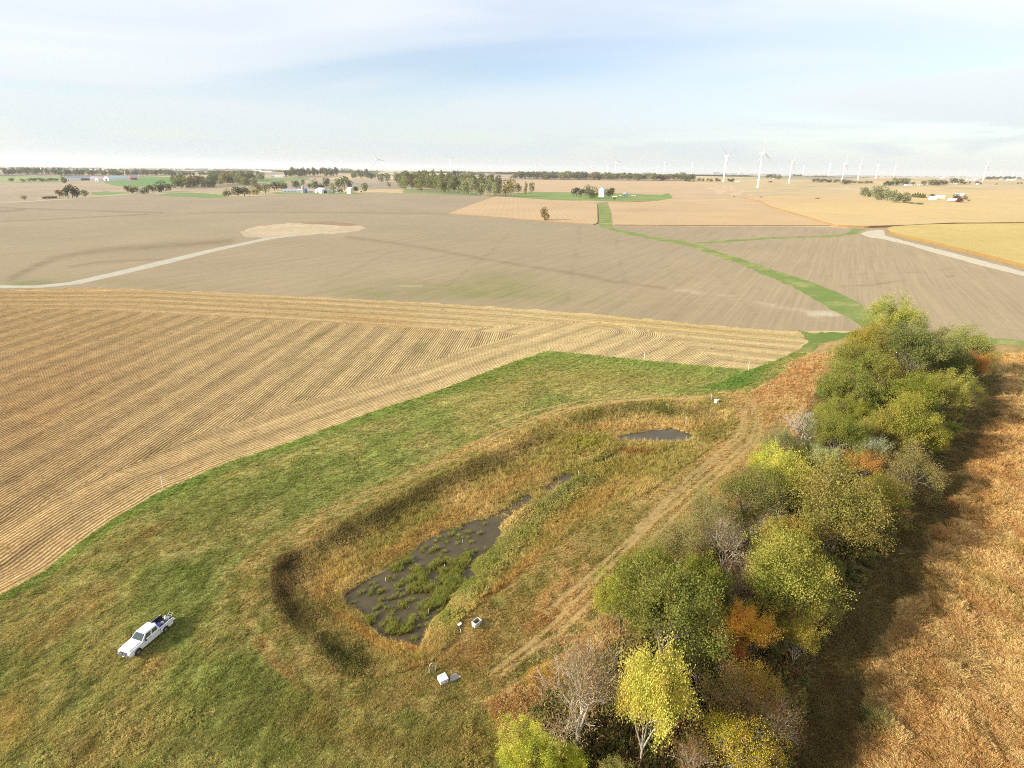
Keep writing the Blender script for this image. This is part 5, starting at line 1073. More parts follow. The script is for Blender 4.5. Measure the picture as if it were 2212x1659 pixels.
row('5', [(630, 252), (830, 256)], 6, 76, 62, [PG], '{o} pale green tree from the left above the dark hamlet trees', 'pale trees left of the hamlet')
for i, (x, y, h, w) in enumerate([(790, 262, 44, 60), (880, 262, 42, 44), (1000, 262, 56, 60), (1098, 268, 74, 96), (1150, 262, 60, 60), (1212, 266, 66, 92), (1280, 248, 30, 40), (1360, 248, 72, 74), (1450, 248, 62, 60), (1510, 248, 28, 50), (1555, 245, 32, 22), (1650, 240, 36, 42), (1690, 250, 24, 36), (1883, 250, 14, 26), (2140, 245, 22, 26), (2172, 245, 22, 26)]): fartree(*P('5', [(x, y)])[0], h / 5.555, w / 5.555, jit((100, 110, 76)), ORD[i] + ' grey-green tree from the left in the pale hamlet near the right horizon', 'hamlet trees near the right horizon')
for x, y, h, w, c, l in [(285, 410, 122, 100, MG, 'leftmost tree of the clump in the dry corn'), (355, 405, 88, 60, DG, 'small tree between the leftmost and the tall ones of the corn clump'), (420, 425, 150, 110, PG, 'green tree in the left half of the corn clump'), (495, 445, 182, 110, MG, 'tallest tree of the clump in the dry corn'), (565, 455, 150, 110, PG, 'pale tree in the middle of the corn clump'), (635, 475, 160, 130, PG, 'broad pale tree in the right half of the corn clump'), (690, 478, 120, 80, MG, 'narrow tree right of the broad pale one in the corn clump'), (765, 482, 140, 112, DG, 'rightmost dark tree of the clump in the dry corn'), (850, 492, 24, 60, (120, 112, 70), 'low dark bush right of the corn clump'), (945, 502, 34, 80, (140, 132, 90), 'grey bush right of the low dark bush')]: fartree(*P('5', [(x, y)])[0], h / 5.555, w / 5.555, c, l, parts=h > 60)
for i, (x, y, h) in enumerate([(868, 408, 50), (895, 412, 62), (925, 416, 74), (955, 418, 66), (985, 420, 68), (1012, 422, 62)]): fartree(*P('5', [(x, y)])[0], h / 5.555, 44 / 5.555, (88, 102, 50), ORD[i] + ' dark conifer from the left in the row beside the red farm', 'conifers left of the red farm', kind='cone0')
for x, y, h, w, c, l in [(1108, 412, 50, 66, (120, 132, 74), 'green tree behind the white shed of the red farm'), (1385, 450, 84, 72, (86, 92, 64), 'dark tree left of the upper red barn'), (1435, 476, 70, 84, (104, 76, 64), 'dark reddish tree between the two red barns'), (1512, 442, 50, 56, (138, 144, 88), 'pale tree right of the upper red barn'), (1545, 462, 26, 34, DG, 'small bush right of the pale tree at the red farm')]: fartree(*P('5', [(x, y)])[0], h / 5.555, w / 5.555, c, l, parts=True)
# woods that read as one mass
def mass(name, crop, bands, label):
    pts = []; sc_ = []; tn = []
    for line, n, h, w, deep in bands:
        pp = P(crop, line); s = CR[crop][0]
        for i in range(n):
            t = random.random() * (len(pp) - 1); k = int(t); u = t - k
            x = pp[k][0] + (pp[k + 1][0] - pp[k][0]) * u; y = pp[k][1] + (pp[k + 1][1] - pp[k][1]) * u
            if not (-120 < x < 2340): continue
            g = at(x, y - random.random() * deep / s); dp = depth_of(g); hh = h / s * dp / F * random.uniform(0.7, 1.2); r = w / s * dp / F / 2 * random.uniform(0.8, 1.3)
            pts.append(g); sc_.append((r, r, hh / 2)); tn.append(lc(*jit(random.choice([DG, MG, (104, 106, 70)]), 10)) * 0.9)
    n = len(pts); pr = []
    for k in range(3):
        lm = PROTO['far%d' % k][1]; v = np.zeros(len(lm.vertices) * 3, np.float32); lm.vertices.foreach_get('co', v); nf = len(lm.polygons); f = np.zeros(nf * 3, np.int32); lm.loops.foreach_get('vertex_index', f)
        pr.append((v.reshape(-1, 3), f.reshape(-1, 3), np.full(len(v) // 3, 0.6)))
    scatter(name, np.array(pts), np.stack([np.zeros(n), np.zeros(n), rng.uniform(0, 6, n)], 1), np.array(sc_), np.array(tn), rng.integers(0, 3, n), pr, BLADE, label)
mass('far_woodland', '1', [([(-300, 262), (0, 258), (400, 250), (780, 254)], 80, 72, 46, 14), ([(760, 258), (1200, 262), (1700, 266)], 75, 66, 46, 12), ([(1700, 270), (1900, 262), (2250, 262)], 36, 62, 46, 10), ([(-300, 190), (0, 188), (800, 196), (2200, 222)], 150, 30, 44, 18)], 'dark wood stretching behind the left farms')
mass('far_woodland', '2', [([(60, 268), (500, 268), (900, 262)], 40, 52, 44, 10), ([(1570, 285), (1800, 282), (2250, 275)], 60, 92, 50, 26), ([(0, 192), (560, 190)], 40, 20, 40, 4), ([(620, 192), (1060, 196), (1560, 206)], 60, 22, 36, 4)], 'dark wood behind the white farm')
mass('far_woodland', '8', [([(0, 162), (255, 164)], 26, 32, 30, 4), ([(1380, 192), (1450, 200), (1550, 220), (2150, 240)], 30, 28, 36, 10)], 'dark strip of wood on the left horizon')
mass('far_woodland', '8', [([(700, 322), (1100, 352), (1700, 385)], 60, 125, 66, 50), ([(660, 300), (1100, 330), (1700, 360)], 60, 110, 66, 40)], 'inner part of the dense wood behind its front trees')
mass('far_woodland', '2', [([(130, 412), (350, 414), (560, 408), (760, 384)], 36, 125, 86, 30), ([(700, 372), (930, 374), (1060, 398), (1180, 412)], 34, 125, 86, 40), ([(600, 322), (900, 318), (1320, 328)], 30, 92, 76, 20)], 'inner part of the middle wood')
mass('far_woodland', 'R', [([(1060, 250), (1450, 256), (1800, 260), (2212, 264)], 60, 38, 46, 6)], 'inner part of the long tree row')
mass('far_woodland', '7', [([(440, 648), (750, 648)], 50, 17, 26, 3), ([(800, 648), (1240, 650)], 50, 14, 26, 3), ([(1700, 668), (2212, 672), (2500, 676)], 70, 14, 28, 3)], 'thin dark strip of trees on the horizon behind the turbines')
mass('far_woodland', '5', [([(0, 152), (400, 158), (800, 164), (1080, 168)], 70, 13, 26, 3), ([(1745, 192), (1900, 190), (2150, 190)], 22, 34, 50, 4), ([(1120, 166), (1500, 168)], 10, 18, 28, 2)], 'thin dark strip of trees on the right horizon')
# hazy woods far down the valley
bl = []
for i in range(420):
    d = 5200 * (3.2 ** random.random()); u = random.uniform(-0.9, 0.55); bl.append((u * d, d))
B_ = np.array(bl); zz = terrain(B_[:, 0], B_[:, 1]); n = len(B_)
v0, f0, _ = (lambda lm: (np.array([x.co[:] for x in lm.vertices]), np.array([p.vertices[:] for p in lm.polygons]), 0))(PROTO['far1'][1])
w = np.random.default_rng(3).uniform(60, 260, n)
scatter('valley_woodland', np.stack([B_[:, 0], B_[:, 1], zz], 1), np.zeros((n, 3)), np.stack([w, w * 0.4, np.full(n, 7.5)], 1), np.tile(lc(92, 104, 72), (n, 1)), np.zeros(n, int), [(v0, f0, np.full(len(v0), 0.6))], BLADE, 'hazy woods scattered across the far valley')

# ------------------------------------------------------------------ buildings
def PM(name, *c, rough=0.6, **k): return mat(name, tuple(lin(*c)), rough, **k)
M_W = mat('white_siding', (0.80, 0.80, 0.78), 0.5); M_GR = mat('grey_steel_roof', (0.42, 0.44, 0.45), 0.4); M_LG = mat('pale_green_roof', (0.45, 0.52, 0.47), 0.5); M_WR = mat('white_roof', (0.74, 0.74, 0.72), 0.45)
M_RED = mat('red_barn_paint', (0.42, 0.07, 0.05), 0.6); M_CR = mat('cream_siding', (0.72, 0.66, 0.46), 0.6); M_BG = mat('beige_siding', (0.58, 0.50, 0.42), 0.6); M_DK = mat('dark_opening', (0.03, 0.035, 0.04), 0.4); M_GL = mat('window_glass', (0.05, 0.06, 0.07), 0.1); M_DR = mat('door_panel', (0.55, 0.56, 0.56), 0.5)
def building(name, label, cat, x0, x1, yb, yt, theta, k=0.5, wall=M_W, roof=M_GR, wf=0.6, doors=1, wins=0, big=True, over=0.3, endmat=None, open_side=False):
    p = at((x0 + x1) / 2, yb); dp = depth_of(p); th = R(theta); rd = p[:2] / np.linalg.norm(p[:2]); rr = np.array([rd[1], -rd[0]])
    t = np.array([math.cos(th), math.sin(th)]); nn = np.array([-t[1], t[0]])
    Ln = (x1 - x0) * dp / F / (abs(t @ rr) + k * abs(nn @ rr)); W = k * Ln; Ht = (yb - yt) * dp / F * 0.97; hw = Ht * wf
    back = (abs(t @ rd) * Ln + abs(nn @ rd) * W) / 2; p2 = p[:2] + rd * back
    e = empty(name, (p2[0], p2[1], p[2] - 0.2), th, label=label, cat=cat)
    MB().box((0, 0, hw / 2 + 0.1), (Ln, W, hw + 0.2)).build('wall', wall, e)
    for s in (-1, 1):
        MB().add([(s * Ln / 2, -W / 2, hw + 0.2), (s * Ln / 2, W / 2, hw + 0.2), (s * Ln / 2, 0, Ht), (s * (Ln / 2 - 0.15), -W / 2, hw + 0.2), (s * (Ln / 2 - 0.15), W / 2, hw + 0.2), (s * (Ln / 2 - 0.15), 0, Ht)], [(0, 1, 2), (3, 5, 4), (0, 3, 4, 1), (0, 2, 5, 3), (1, 4, 5, 2)]).build('gable', endmat or wall, e)
    m = MB(); o_ = over
    for s in (-1, 1):
        z0 = hw + 0.2 - o_ * (Ht - hw) / (W / 2) + 0.05
        m.add([(-Ln / 2 - o_, s * (W / 2 + o_), z0), (Ln / 2 + o_, s * (W / 2 + o_), z0), (Ln / 2 + o_, 0, Ht + 0.1), (-Ln / 2 - o_, 0, Ht + 0.1), (-Ln / 2 - o_, s * (W / 2 + o_), z0 + 0.15), (Ln / 2 + o_, s * (W / 2 + o_), z0 + 0.15), (Ln / 2 + o_, 0, Ht + 0.27), (-Ln / 2 - o_, 0, Ht + 0.27)], [(0, 1, 2, 3), (4, 7, 6, 5), (0, 4, 5, 1), (1, 5, 6, 2), (2, 6, 7, 3), (3, 7, 4, 0)])
    m.build('roof', roof, e)
    dm = M_DK if big else M_DR
    if doors:
        for s in (-1, 1): MB().box((s * (Ln / 2 + 0.03), 0, hw * 0.42 + 0.2), (0.1, W * (0.42 if big else 0.15), hw * 0.84)).build('door', dm, e)
    if open_side: MB().box((Ln * 0.2, -W / 2 - 0.03, hw * 0.45 + 0.2), (Ln * 0.36, 0.1, hw * 0.8)).build('door', M_DK, e)
    for i in range(wins):
        for s in (-1, 1): MB().box((Ln * ((i + 0.5) / wins - 0.5) * 0.85, s * (W / 2 + 0.03), hw * 0.62), (Ln * 0.07, 0.08, hw * 0.22)).build('window', M_GL, e)
    return e
B1 = lambda *a: P('1', a)
building('shed', 'long white shed with grey roof and open dark bays at the left farm', 'shed', 146, 196, 390.3, 380.6, 62, 0.22, M_W, M_GR, 0.55, open_side=True)
building('house', 'small white house between the two long sheds at the left farm', 'house', 197, 213, 391.5, 381.5, 20, 0.7, M_W, M_GR, 0.55, wins=3, big=False)
building('garage', 'little white garage beside the small white house at the left farm', 'garage', 208, 222, 391.8, 384, 70, 0.7, M_W, M_WR, 0.6, wins=0)
building('barn', 'big white barn with pale green roof at the left farm', 'barn', 229, 277, 390.6, 380.2, 60, 0.45, M_W, M_LG, 0.5)
building('barn', 'red barn with blue-grey roof right of the white barn', 'barn', 278.5, 296, 388.5, 377.5, 60, 0.6, M_RED, M_GR, 0.45)
building('shed', 'far white shed above the wood on the left', 'shed', 205, 225, 369.8, 366.2, 10, 0.3, M_W, M_WR, 0.6)
building('shed', 'far white block of buildings near the left horizon', 'shed', 553, 566, 371.8, 368, 10, 0.5, M_W, M_WR, 0.8); building('shed', 'low far white shed right of the far white block', 'shed', 566, 587, 372.2, 370, 8, 0.3, M_W, M_WR, 0.7)
building('house', 'pale far house in the wood behind the white farm', 'house', 587, 601, 382.3, 378.3, 20, 0.5, M_BG, M_GR, 0.6); building('house', 'white far house right of the pale one', 'house', 594, 612, 383.4, 379.6, 15, 0.4, M_W, M_WR, 0.6); building('shed', 'small grey far shed at the edge of the far wood', 'shed', 611, 622, 382.4, 378.6, 15, 0.4, M_BG, M_GR, 0.6)
building('shed', 'long low white shed with grey roof at the white farm', 'shed', 610.7, 643, 416.2, 408, 22, 0.3, M_W, M_GR, 0.5, wins=4)
building('shed', 'boxy white shed next to the silos', 'shed', 643.5, 652, 416, 409, 20, 0.8, M_W, M_WR, 0.8)
building('shed', 'beige shed right of the blue silo', 'shed', 665, 677, 417.5, 408.5, 20, 0.6, M_BG, M_GR, 0.6)
building('machine_shed', 'big bright white machine shed at the white farm', 'shed', 682, 710, 417.6, 406.2, -38, 0.75, M_W, M_WR, 0.62, big=True)
building('barn', 'low white barn with grey roof behind the yellowish tree', 'barn', 711, 733, 417, 409.4, 12, 0.35, M_W, M_GR, 0.55)
building('house', 'cream two storey house at the right end of the white farm', 'house', 749.5, 763.5, 418.2, 404.8, -30, 0.8, M_CR, M_WR, 0.62, wins=3, big=False)
building('house', 'tall white house with steep gable among the yard trees', 'house', 1292.5, 1309, 425.5, 404.2, 62, 0.72, M_W, M_WR, 0.64, wins=3, big=False)
building('shed', 'white shed of the red farm, nearest the conifers', 'shed', 2006, 2021, 433.6, 424, -35, 0.8, M_W, M_WR, 0.55)
building('barn', 'white roofed barn with one red end wall at the red farm', 'barn', 2020, 2038.5, 430.4, 421.5, -28, 0.6, M_W, M_GR, 0.6, endmat=M_RED)
building('barn', 'lower red barn with white roof at the red farm', 'barn', 2047, 2066.5, 438.4, 429.3, -58, 0.6, M_RED, M_WR, 0.5)
building('barn', 'upper red barn with pale roof, half behind the dark tree', 'barn', 2062, 2082.5, 427.8, 418.4, -55, 0.6, M_RED, M_WR, 0.5)
building('shed', 'low pale shed at the left of the hamlet', 'shed', 1953.5, 1970, 402, 397.8, 10, 0.35, M_W, M_GR, 0.5); building('house', 'pinkish house right of the low pale hamlet shed', 'house', 1982, 1993.6, 402, 397.8, 12, 0.6, M_BG, M_GR, 0.55)
for i, (x0, x1, yb, yt, l) in enumerate([(2032, 2040, 385.6, 382.3, 'tiny white farm building above the hamlet'), (2087, 2094, 389.2, 386.4, 'tiny white house left of the big right-hand turbine'), (2095, 2103, 389.4, 386.6, 'tiny white shed second from the big right-hand turbine'), (2103, 2112, 390, 385.4, 'tallest tiny white building left of the big right-hand turbine'), (2109, 2117, 398.9, 396, 'tiny shed below the tiny white buildings'), (2174, 2183, 389.6, 386.6, 'tiny white shed under the last two turbines'), (2184, 2194, 390.2, 386.2, 'tiny white farm under the last turbine'), (2159, 2165, 388.5, 386.2, 'tiny white house near the right border'), (2064, 2070, 398, 395.3, 'tiny white house in the hamlet trees')]): building('farm_building', l, 'building', x0, x1, yb, yt, 15, 0.5, M_W, M_WR, 0.6, doors=0)
building('shed', 'small white shed group under the left big turbine', 'shed', 1587, 1595, 393.3, 391.2, 10, 0.4, M_W, M_WR, 0.6, doors=0); building('shed', 'small white shed with grey roof right of the left big turbine', 'shed', 1595, 1603, 393.2, 390.4, 15, 0.5, M_W, M_GR, 0.6, doors=0)
building('house', 'tiny white house in the grove between the big turbines', 'house', 1669, 1672.5, 386, 381, 60, 0.7, M_W, M_WR, 0.7, doors=0)
def cyl(name, label, cat, x, yb, yt, wpx, m, domed=True, ribs=True, capm=None):
    p = at(x, yb); dp = depth_of(p); r = wpx * dp / F / 2; h = (yb - yt) * dp / F * 0.97; e = empty(name, tuple(p), label=label, cat=cat)
    top = h * (0.86 if domed else 0.97)
    MB().lathe([(r, -0.3), (r, top)], 24).build('wall', m, e)
    MB().lathe([(r * 1.03, top), (r * 0.6, top + (h - top) * 0.6), (0.15, h), (0, h)], 24).build('roof', capm or m, e)
    if ribs:
        mm = MB()
        for k in range(1, 7): z = top * k / 7; mm.lathe([(r + 0.01, z - 0.04), (r + 0.07, z), (r + 0.01, z + 0.04)], 24)
        mm.build('rib', m, e)
    return e
M_GALV = mat('galvanised_steel', (0.52, 0.53, 0.54), 0.35, 0.6); M_BLUE = mat('blue_silo_enamel', (0.06, 0.10, 0.22), 0.3); M_CONC = mat('silo_concrete', (0.40, 0.39, 0.38), 0.8, noise=0.15, scale=1.0)
cyl('grain_bin', 'round silver grain bin on the green farmyard', 'grain bin', 1351, 425.6, 415, 11.8, M_GALV)
cyl('silo', 'tall grey concrete silo at the white farm', 'silo', 655.3, 416.8, 400.3, 5.6, M_CONC)
cyl('silo', 'dark blue silo beside the grey concrete one', 'silo', 661.2, 417.2, 407.6, 6, M_BLUE)
cyl('water_tower', 'small white tower sticking up from the left horizon', 'tower', 89.2, 369, 361.2, 2.2, M_W, ribs=False)
for x, l in [(1340.3, 'white tank left of the silver grain bin'), (1366.5, 'white tank right of the silver grain bin'), (1371.5, 'outermost white tank in the farmyard')]:
    p = at(x, 424.2); e = empty('fuel_tank', tuple(p), R(20), label=l, cat='tank'); mb = MB(); mb.tube([(-1.9, 0, 1.5), (-1.7, 0, 1.5), (1.7, 0, 1.5), (1.9, 0, 1.5)], [0.5, 0.9, 0.9, 0.5], 12).build('shell', M_W, e); MB().box((-1, 0, 0.4), (0.2, 1.2, 0.8)).box((1, 0, 0.4), (0.2, 1.2, 0.8)).build('cradle', M_GALV, e)
# yellow play-set roof by the white house
p = at(1327.5, 431); e = empty('lean_to', tuple(p), R(10), label='open lean-to with a straw yellow roof beside the white house', cat='shelter'); u = depth_of(p) / F
MB().box((0, 0, 6.2 * u), (10.5 * u, 4 * u, 0.25), rx=R(30)).build('roof', mat('straw_roof', (0.70, 0.58, 0.28), 0.7), e)
for sx in (-1, 1):
    for sy in (-1, 1): MB().box((sx * 4.8 * u, sy * 1.6 * u, 2.9 * u + sy * 0.9 * u), (0.22, 0.22, 5.8 * u + sy * 1.8 * u)).build('post', mat('post_wood', (0.5, 0.42, 0.28), 0.8), e)
MB().box((0, 1.5 * u, 2 * u), (8.5 * u, 0.2, 4 * u)).build('back_wall', mat('weathered_wood', (0.24, 0.18, 0.11), 0.8), e)

# ------------------------------------------------------------------ wind turbines
M_T = mat('turbine_white', (0.86, 0.86, 0.85), 0.4)
def blade_mesh():
    V = []; Fc = []; st = [(0.0, 0.012, 0.012), (0.05, 0.013, 0.012), (0.12, 0.030, 0.011), (0.25, 0.026, 0.009), (0.55, 0.018, 0.006), (0.85, 0.011, 0.004), (0.99, 0.005, 0.002)]
    for t, c, h in st:
        tw = R(18 * (1 - t)); 
        for k in range(8):
            a = 2 * math.pi * k / 8; x = math.cos(a) * c - c * 0.3; y = math.sin(a) * h; V.append((x * math.cos(tw) - y * math.sin(tw), x * math.sin(tw) + y * math.cos(tw), t * 0.62))
    for i in range(len(st) - 1):
        for k in range(8): Fc.append((i * 8 + k, i * 8 + (k + 1) % 8, (i + 1) * 8 + (k + 1) % 8, (i + 1) * 8 + k))
    me = bpy.data.meshes.new('blade'); me.from_pydata(V, [], Fc); me.materials.append(M_T); return me
BLM = blade_mesh()
tow = MB().lathe([(0.033, 0), (0.031, 0.2), (0.022, 0.985), (0.0, 0.986)], 20); nac = MB().tube([(0, 0.085, 1), (0, 0.075, 1), (0, -0.035, 1.002), (0, -0.045, 1.002)], [0.016, 0.027, 0.027, 0.019], 12); hubm = MB().tube([(0, -0.046, 1), (0, -0.06, 1), (0, -0.078, 1), (0, -0.088, 1)], [0.023, 0.024, 0.017, 0.003], 12)
TM = {}
TURB = [('S', (98, 275), (105, 203), 60, 'small turbine left of the first of the three big ones, above the long tree row'), ('S', (302, 325), (320, 158), 62, 'big turbine left of the biggest one, blades up in a V'), ('S', (405, 268), (412, 222), 5, 'small turbine between the left big turbine and the biggest one'),
    ('S', (520, 360), (548, 140), -7, 'biggest wind turbine, one blade straight up'), ('S', (718, 332), (742, 190), 30, 'big turbine right of the biggest one, blade pointing up right'), ('S', (805, 283), (815, 217), 60, 'small turbine just right of the three big ones'),
    ('S', (967, 290), (980, 208), 52, 'turbine second to the right of the three big ones'), ('S', (1053, 325), (1075, 212), 5, 'turbine whose base stands by the dark bushes, one blade up'), ('S', (1155, 312), (1175, 212), 0, 'turbine in the middle of the right-hand row, thin blade up'),
    ('S', (1268, 305), (1285, 215), 60, 'turbine with blades in a V, fourth from the left of the right-hand row'), ('S', (1383, 293), (1397, 220), 32, 'turbine above the pale green hamlet trees'), ('S', (1800, 288), (1806, 252), 60, 'short distant turbine above the hamlet, alone'),
    ('S', (1948, 325), (1975, 222), 0, 'tallest turbine at the far right, behind the hamlet'), ('S', (2055, 290), (2068, 240), 40, 'second turbine from the right border'), ('S', (2135, 292), (2145, 255), 60, 'last turbine next to the right border'),
    ('R', (186, 222), (182, 127), -20, 'leftmost turbine, rising behind the small wood'), ('R', (652, 215), (652, 128), 66, 'turbine behind the tall dark trees of the wood'), ('R', (1190, 226), (1192, 160), 5, 'turbine standing alone right of the dense wood'),
    ('R', (1546, 232), (1548, 175), -10, 'small turbine left of the pair in the middle'), ('R', (1648, 232), (1651, 162), 0, 'left turbine of the close pair in the middle'), ('R', (1698, 233), (1703, 143), -35, 'right and taller turbine of the close pair in the middle'),
    ('R', (1960, 226), (1963, 175), 10, 'small turbine left of the one above the tan field'), ('R', (2005, 226), (2009, 150), -10, 'turbine right beside the small one above the tan field')]
for crop, b, h, phi, lab in TURB:
    (bx, by), (hx, hy) = P(crop, [b, h]); p = at(bx, by)
    lo, hi = 5.0, 400.0
    for _ in range(40):
        m = (lo + hi) / 2; yy = proj(p[0], p[1], p[2] + m)[1]
        if yy > hy: lo = m
        else: hi = m
    hub = (lo + hi) / 2
    e = empty('wind_turbine', tuple(p), R(42), label=lab, cat='wind turbine', group='wind turbines on the plain'); e.scale = (hub,) * 3
    for nm, mb in (('tower', tow), ('nacelle', nac), ('hub', hubm)):
        if nm not in TM:
            o = mb.build(nm, M_T, e); TM[nm] = o.data
        else: o = obj(nm, TM[nm], e)
    for k in range(3): obj('blade', BLM, e, (0, -0.064, 1.0), (0, R(phi + 120 * k), 0))

# ------------------------------------------------------------------ combine harvester in the far field
p = at(1643, 428.6); e = empty('combine_harvester', tuple(p), R(8), label='rust red combine harvester working in the far tan field', cat='combine'); M_CO = mat('rust_red_paint', (0.34, 0.09, 0.06), 0.5); M_TY = mat('tyre_rubber', (0.03, 0.03, 0.03), 0.9)
MB().box((0, 0, 2.3), (5.6, 2.8, 2.0)).box((-0.3, 0, 3.5), (3.2, 2.5, 0.8)).build('body', M_CO, e, bevel=0.1); MB().box((2.9, 0, 3.0), (1.5, 2.0, 1.7)).build('cab', M_GL, e, bevel=0.1); MB().box((5.2, 0, 0.7), (1.2, 6.2, 1.0)).build('header', M_CO, e); MB().tube([(-0.5, 0.9, 3.9), (-1.5, 3.2, 4.4)], 0.2, 8).build('unloading_auger', M_CO, e)
for x, r in ((1.9, 0.95), (-2.1, 0.65)):
    for s in (-1, 1): MB().tube([(x, s * 1.45, r), (x, s * 2.05, r)], r, 16).build('wheel', M_TY, e)
p = at(1585.5, 426); e = empty('grain_cart', tuple(p), R(15), label='small dark grain cart left of the combine', cat='grain cart'); MB().add([(-2, -1.2, 1.9), (2, -1.2, 1.9), (2, 1.2, 1.9), (-2, 1.2, 1.9), (-1.2, -0.5, 0.7), (1.2, -0.5, 0.7), (1.2, 0.5, 0.7), (-1.2, 0.5, 0.7)], [(0, 1, 2, 3), (4, 7, 6, 5), (0, 4, 5, 1), (1, 5, 6, 2), (2, 6, 7, 3), (3, 7, 4, 0)]).build('hopper', mat('brown_paint', (0.14, 0.10, 0.07), 0.6), e)
for s in (-1, 1): MB().tube([(0, s * 0.9, 0.6), (0, s * 1.25, 0.6)], 0.6, 14).build('wheel', M_TY, e)

# ------------------------------------------------------------------ pickup truck
M_PW = bpy.data.materials.new('white_car_paint'); M_PW.use_nodes = True; b = M_PW.node_tree.nodes['Principled BSDF']; b.inputs['Base Color'].default_value = (0.74, 0.75, 0.76, 1); b.inputs['Roughness'].default_value = 0.35; b.inputs['Coat Weight'].default_value = 0.5; b.inputs['Coat Roughness'].default_value = 0.08
M_CG = mat('car_glass', (0.045, 0.06, 0.06), 0.04, spec=0.9); M_BK = mat('black_plastic', (0.02, 0.02, 0.022), 0.6); M_CH = mat('chrome', (0.55, 0.56, 0.57), 0.2, 0.9); M_GRM = mat('grey_steel', (0.25, 0.25, 0.26), 0.45, 0.5); M_LENS = mat('headlight_lens', (0.6, 0.62, 0.65), 0.1); M_RL = mat('red_lens', (0.35, 0.02, 0.02), 0.2)
hd = math.atan2(-3.7, -1.2); cx_, cy_ = -45.05, 58.95; cz_ = float(terrain(np.array([cx_]), np.array([cy_]))[0])
TK = empty('pickup_truck', (cx_, cy_, cz_ + 0.02), hd, label='white crew cab pickup truck parked on the meadow, its bed full of gear', cat='pickup truck')
def arch(xc, r, n=9): return [(xc + r * math.cos(a), 0.42 + r * math.sin(a)) for a in [math.pi * i / (n - 1) for i in range(n)]]
WB = 3.97; fx, rx_ = WB / 2, -WB / 2
prof = [(3.05, 0.48), (3.05, 0.95), (2.98, 1.12), (2.6, 1.2), (1.35, 1.28), (1.30, 1.30), (-1.32, 1.30), (-1.32, 0.42), (0.9, 0.42)]
prof = [(3.02, 0.50), (3.05, 0.98), (2.95, 1.12), (2.4, 1.19), (1.30, 1.27), (-1.28, 1.29), (-1.28, 0.45)] + [(x, z) for x, z in arch(fx, 0.50)][::-1] + [(2.6, 0.45)]
MB().prism(prof, -0.97, 0.97).build('body', M_PW, TK, bevel=0.06)
MB().box((2.15, 0, 1.245), (1.55, 1.5, 0.10), ry=R(4)).build('hood', M_PW, TK, bevel=0.04)
cabm = MB().add([(1.28, -0.92, 1.27), (1.28, 0.92, 1.27), (-1.26, 0.92, 1.27), (-1.26, -0.92, 1.27), (0.52, -0.74, 1.86), (0.52, 0.74, 1.86), (-1.10, 0.74, 1.88), (-1.10, -0.74, 1.88)], [(0, 3, 2, 1), (4, 5, 6, 7), (0, 1, 5, 4), (1, 2, 6, 5), (2, 3, 7, 6), (3, 0, 4, 7)])
cabm.build('cab', M_PW, TK, bevel=0.04)
MB().box((-0.29, 0, 1.885), (1.66, 1.42, 0.07)).build('roof', M_PW, TK, bevel=0.03)
for k in range(5): MB().box((-0.29, -0.5 + 0.25 * k, 1.925), (1.5, 0.05, 0.02)).build('roof_rib', M_PW, TK)
def panel(name, q, m, off=0.012, th=0.01):
    q = [Vector(v) for v in q]; n = (q[1] - q[0]).cross(q[2] - q[0]).normalized(); return MB().add([v + n * off for v in q] + [v + n * (off - th - 0.01) for v in q], [(0, 1, 2, 3), (7, 6, 5, 4), (0, 4, 5, 1), (1, 5, 6, 2), (2, 6, 7, 3), (3, 7, 4, 0)]).build(name, m, TK)
def lerp(a, b, t): return tuple(a[i] + (b[i] - a[i]) * t for i in range(3))
def face(q, u0, u1, v0, v1):
    f = lambda u, v: lerp(lerp(q[0], q[1], u), lerp(q[3], q[2], u), v); return [f(u0, v0), f(u1, v0), f(u1, v1), f(u0, v1)]
panel('windshield', face([(1.28, -0.92, 1.27), (1.28, 0.92, 1.27), (0.52, 0.74, 1.86), (0.52, -0.74, 1.86)], 0.05, 0.95, 0.08, 0.93), M_CG)
panel('rear_window', face([(-1.26, 0.92, 1.27), (-1.26, -0.92, 1.27), (-1.10, -0.74, 1.88), (-1.10, 0.74, 1.88)], 0.15, 0.85, 0.2, 0.85), M_CG)
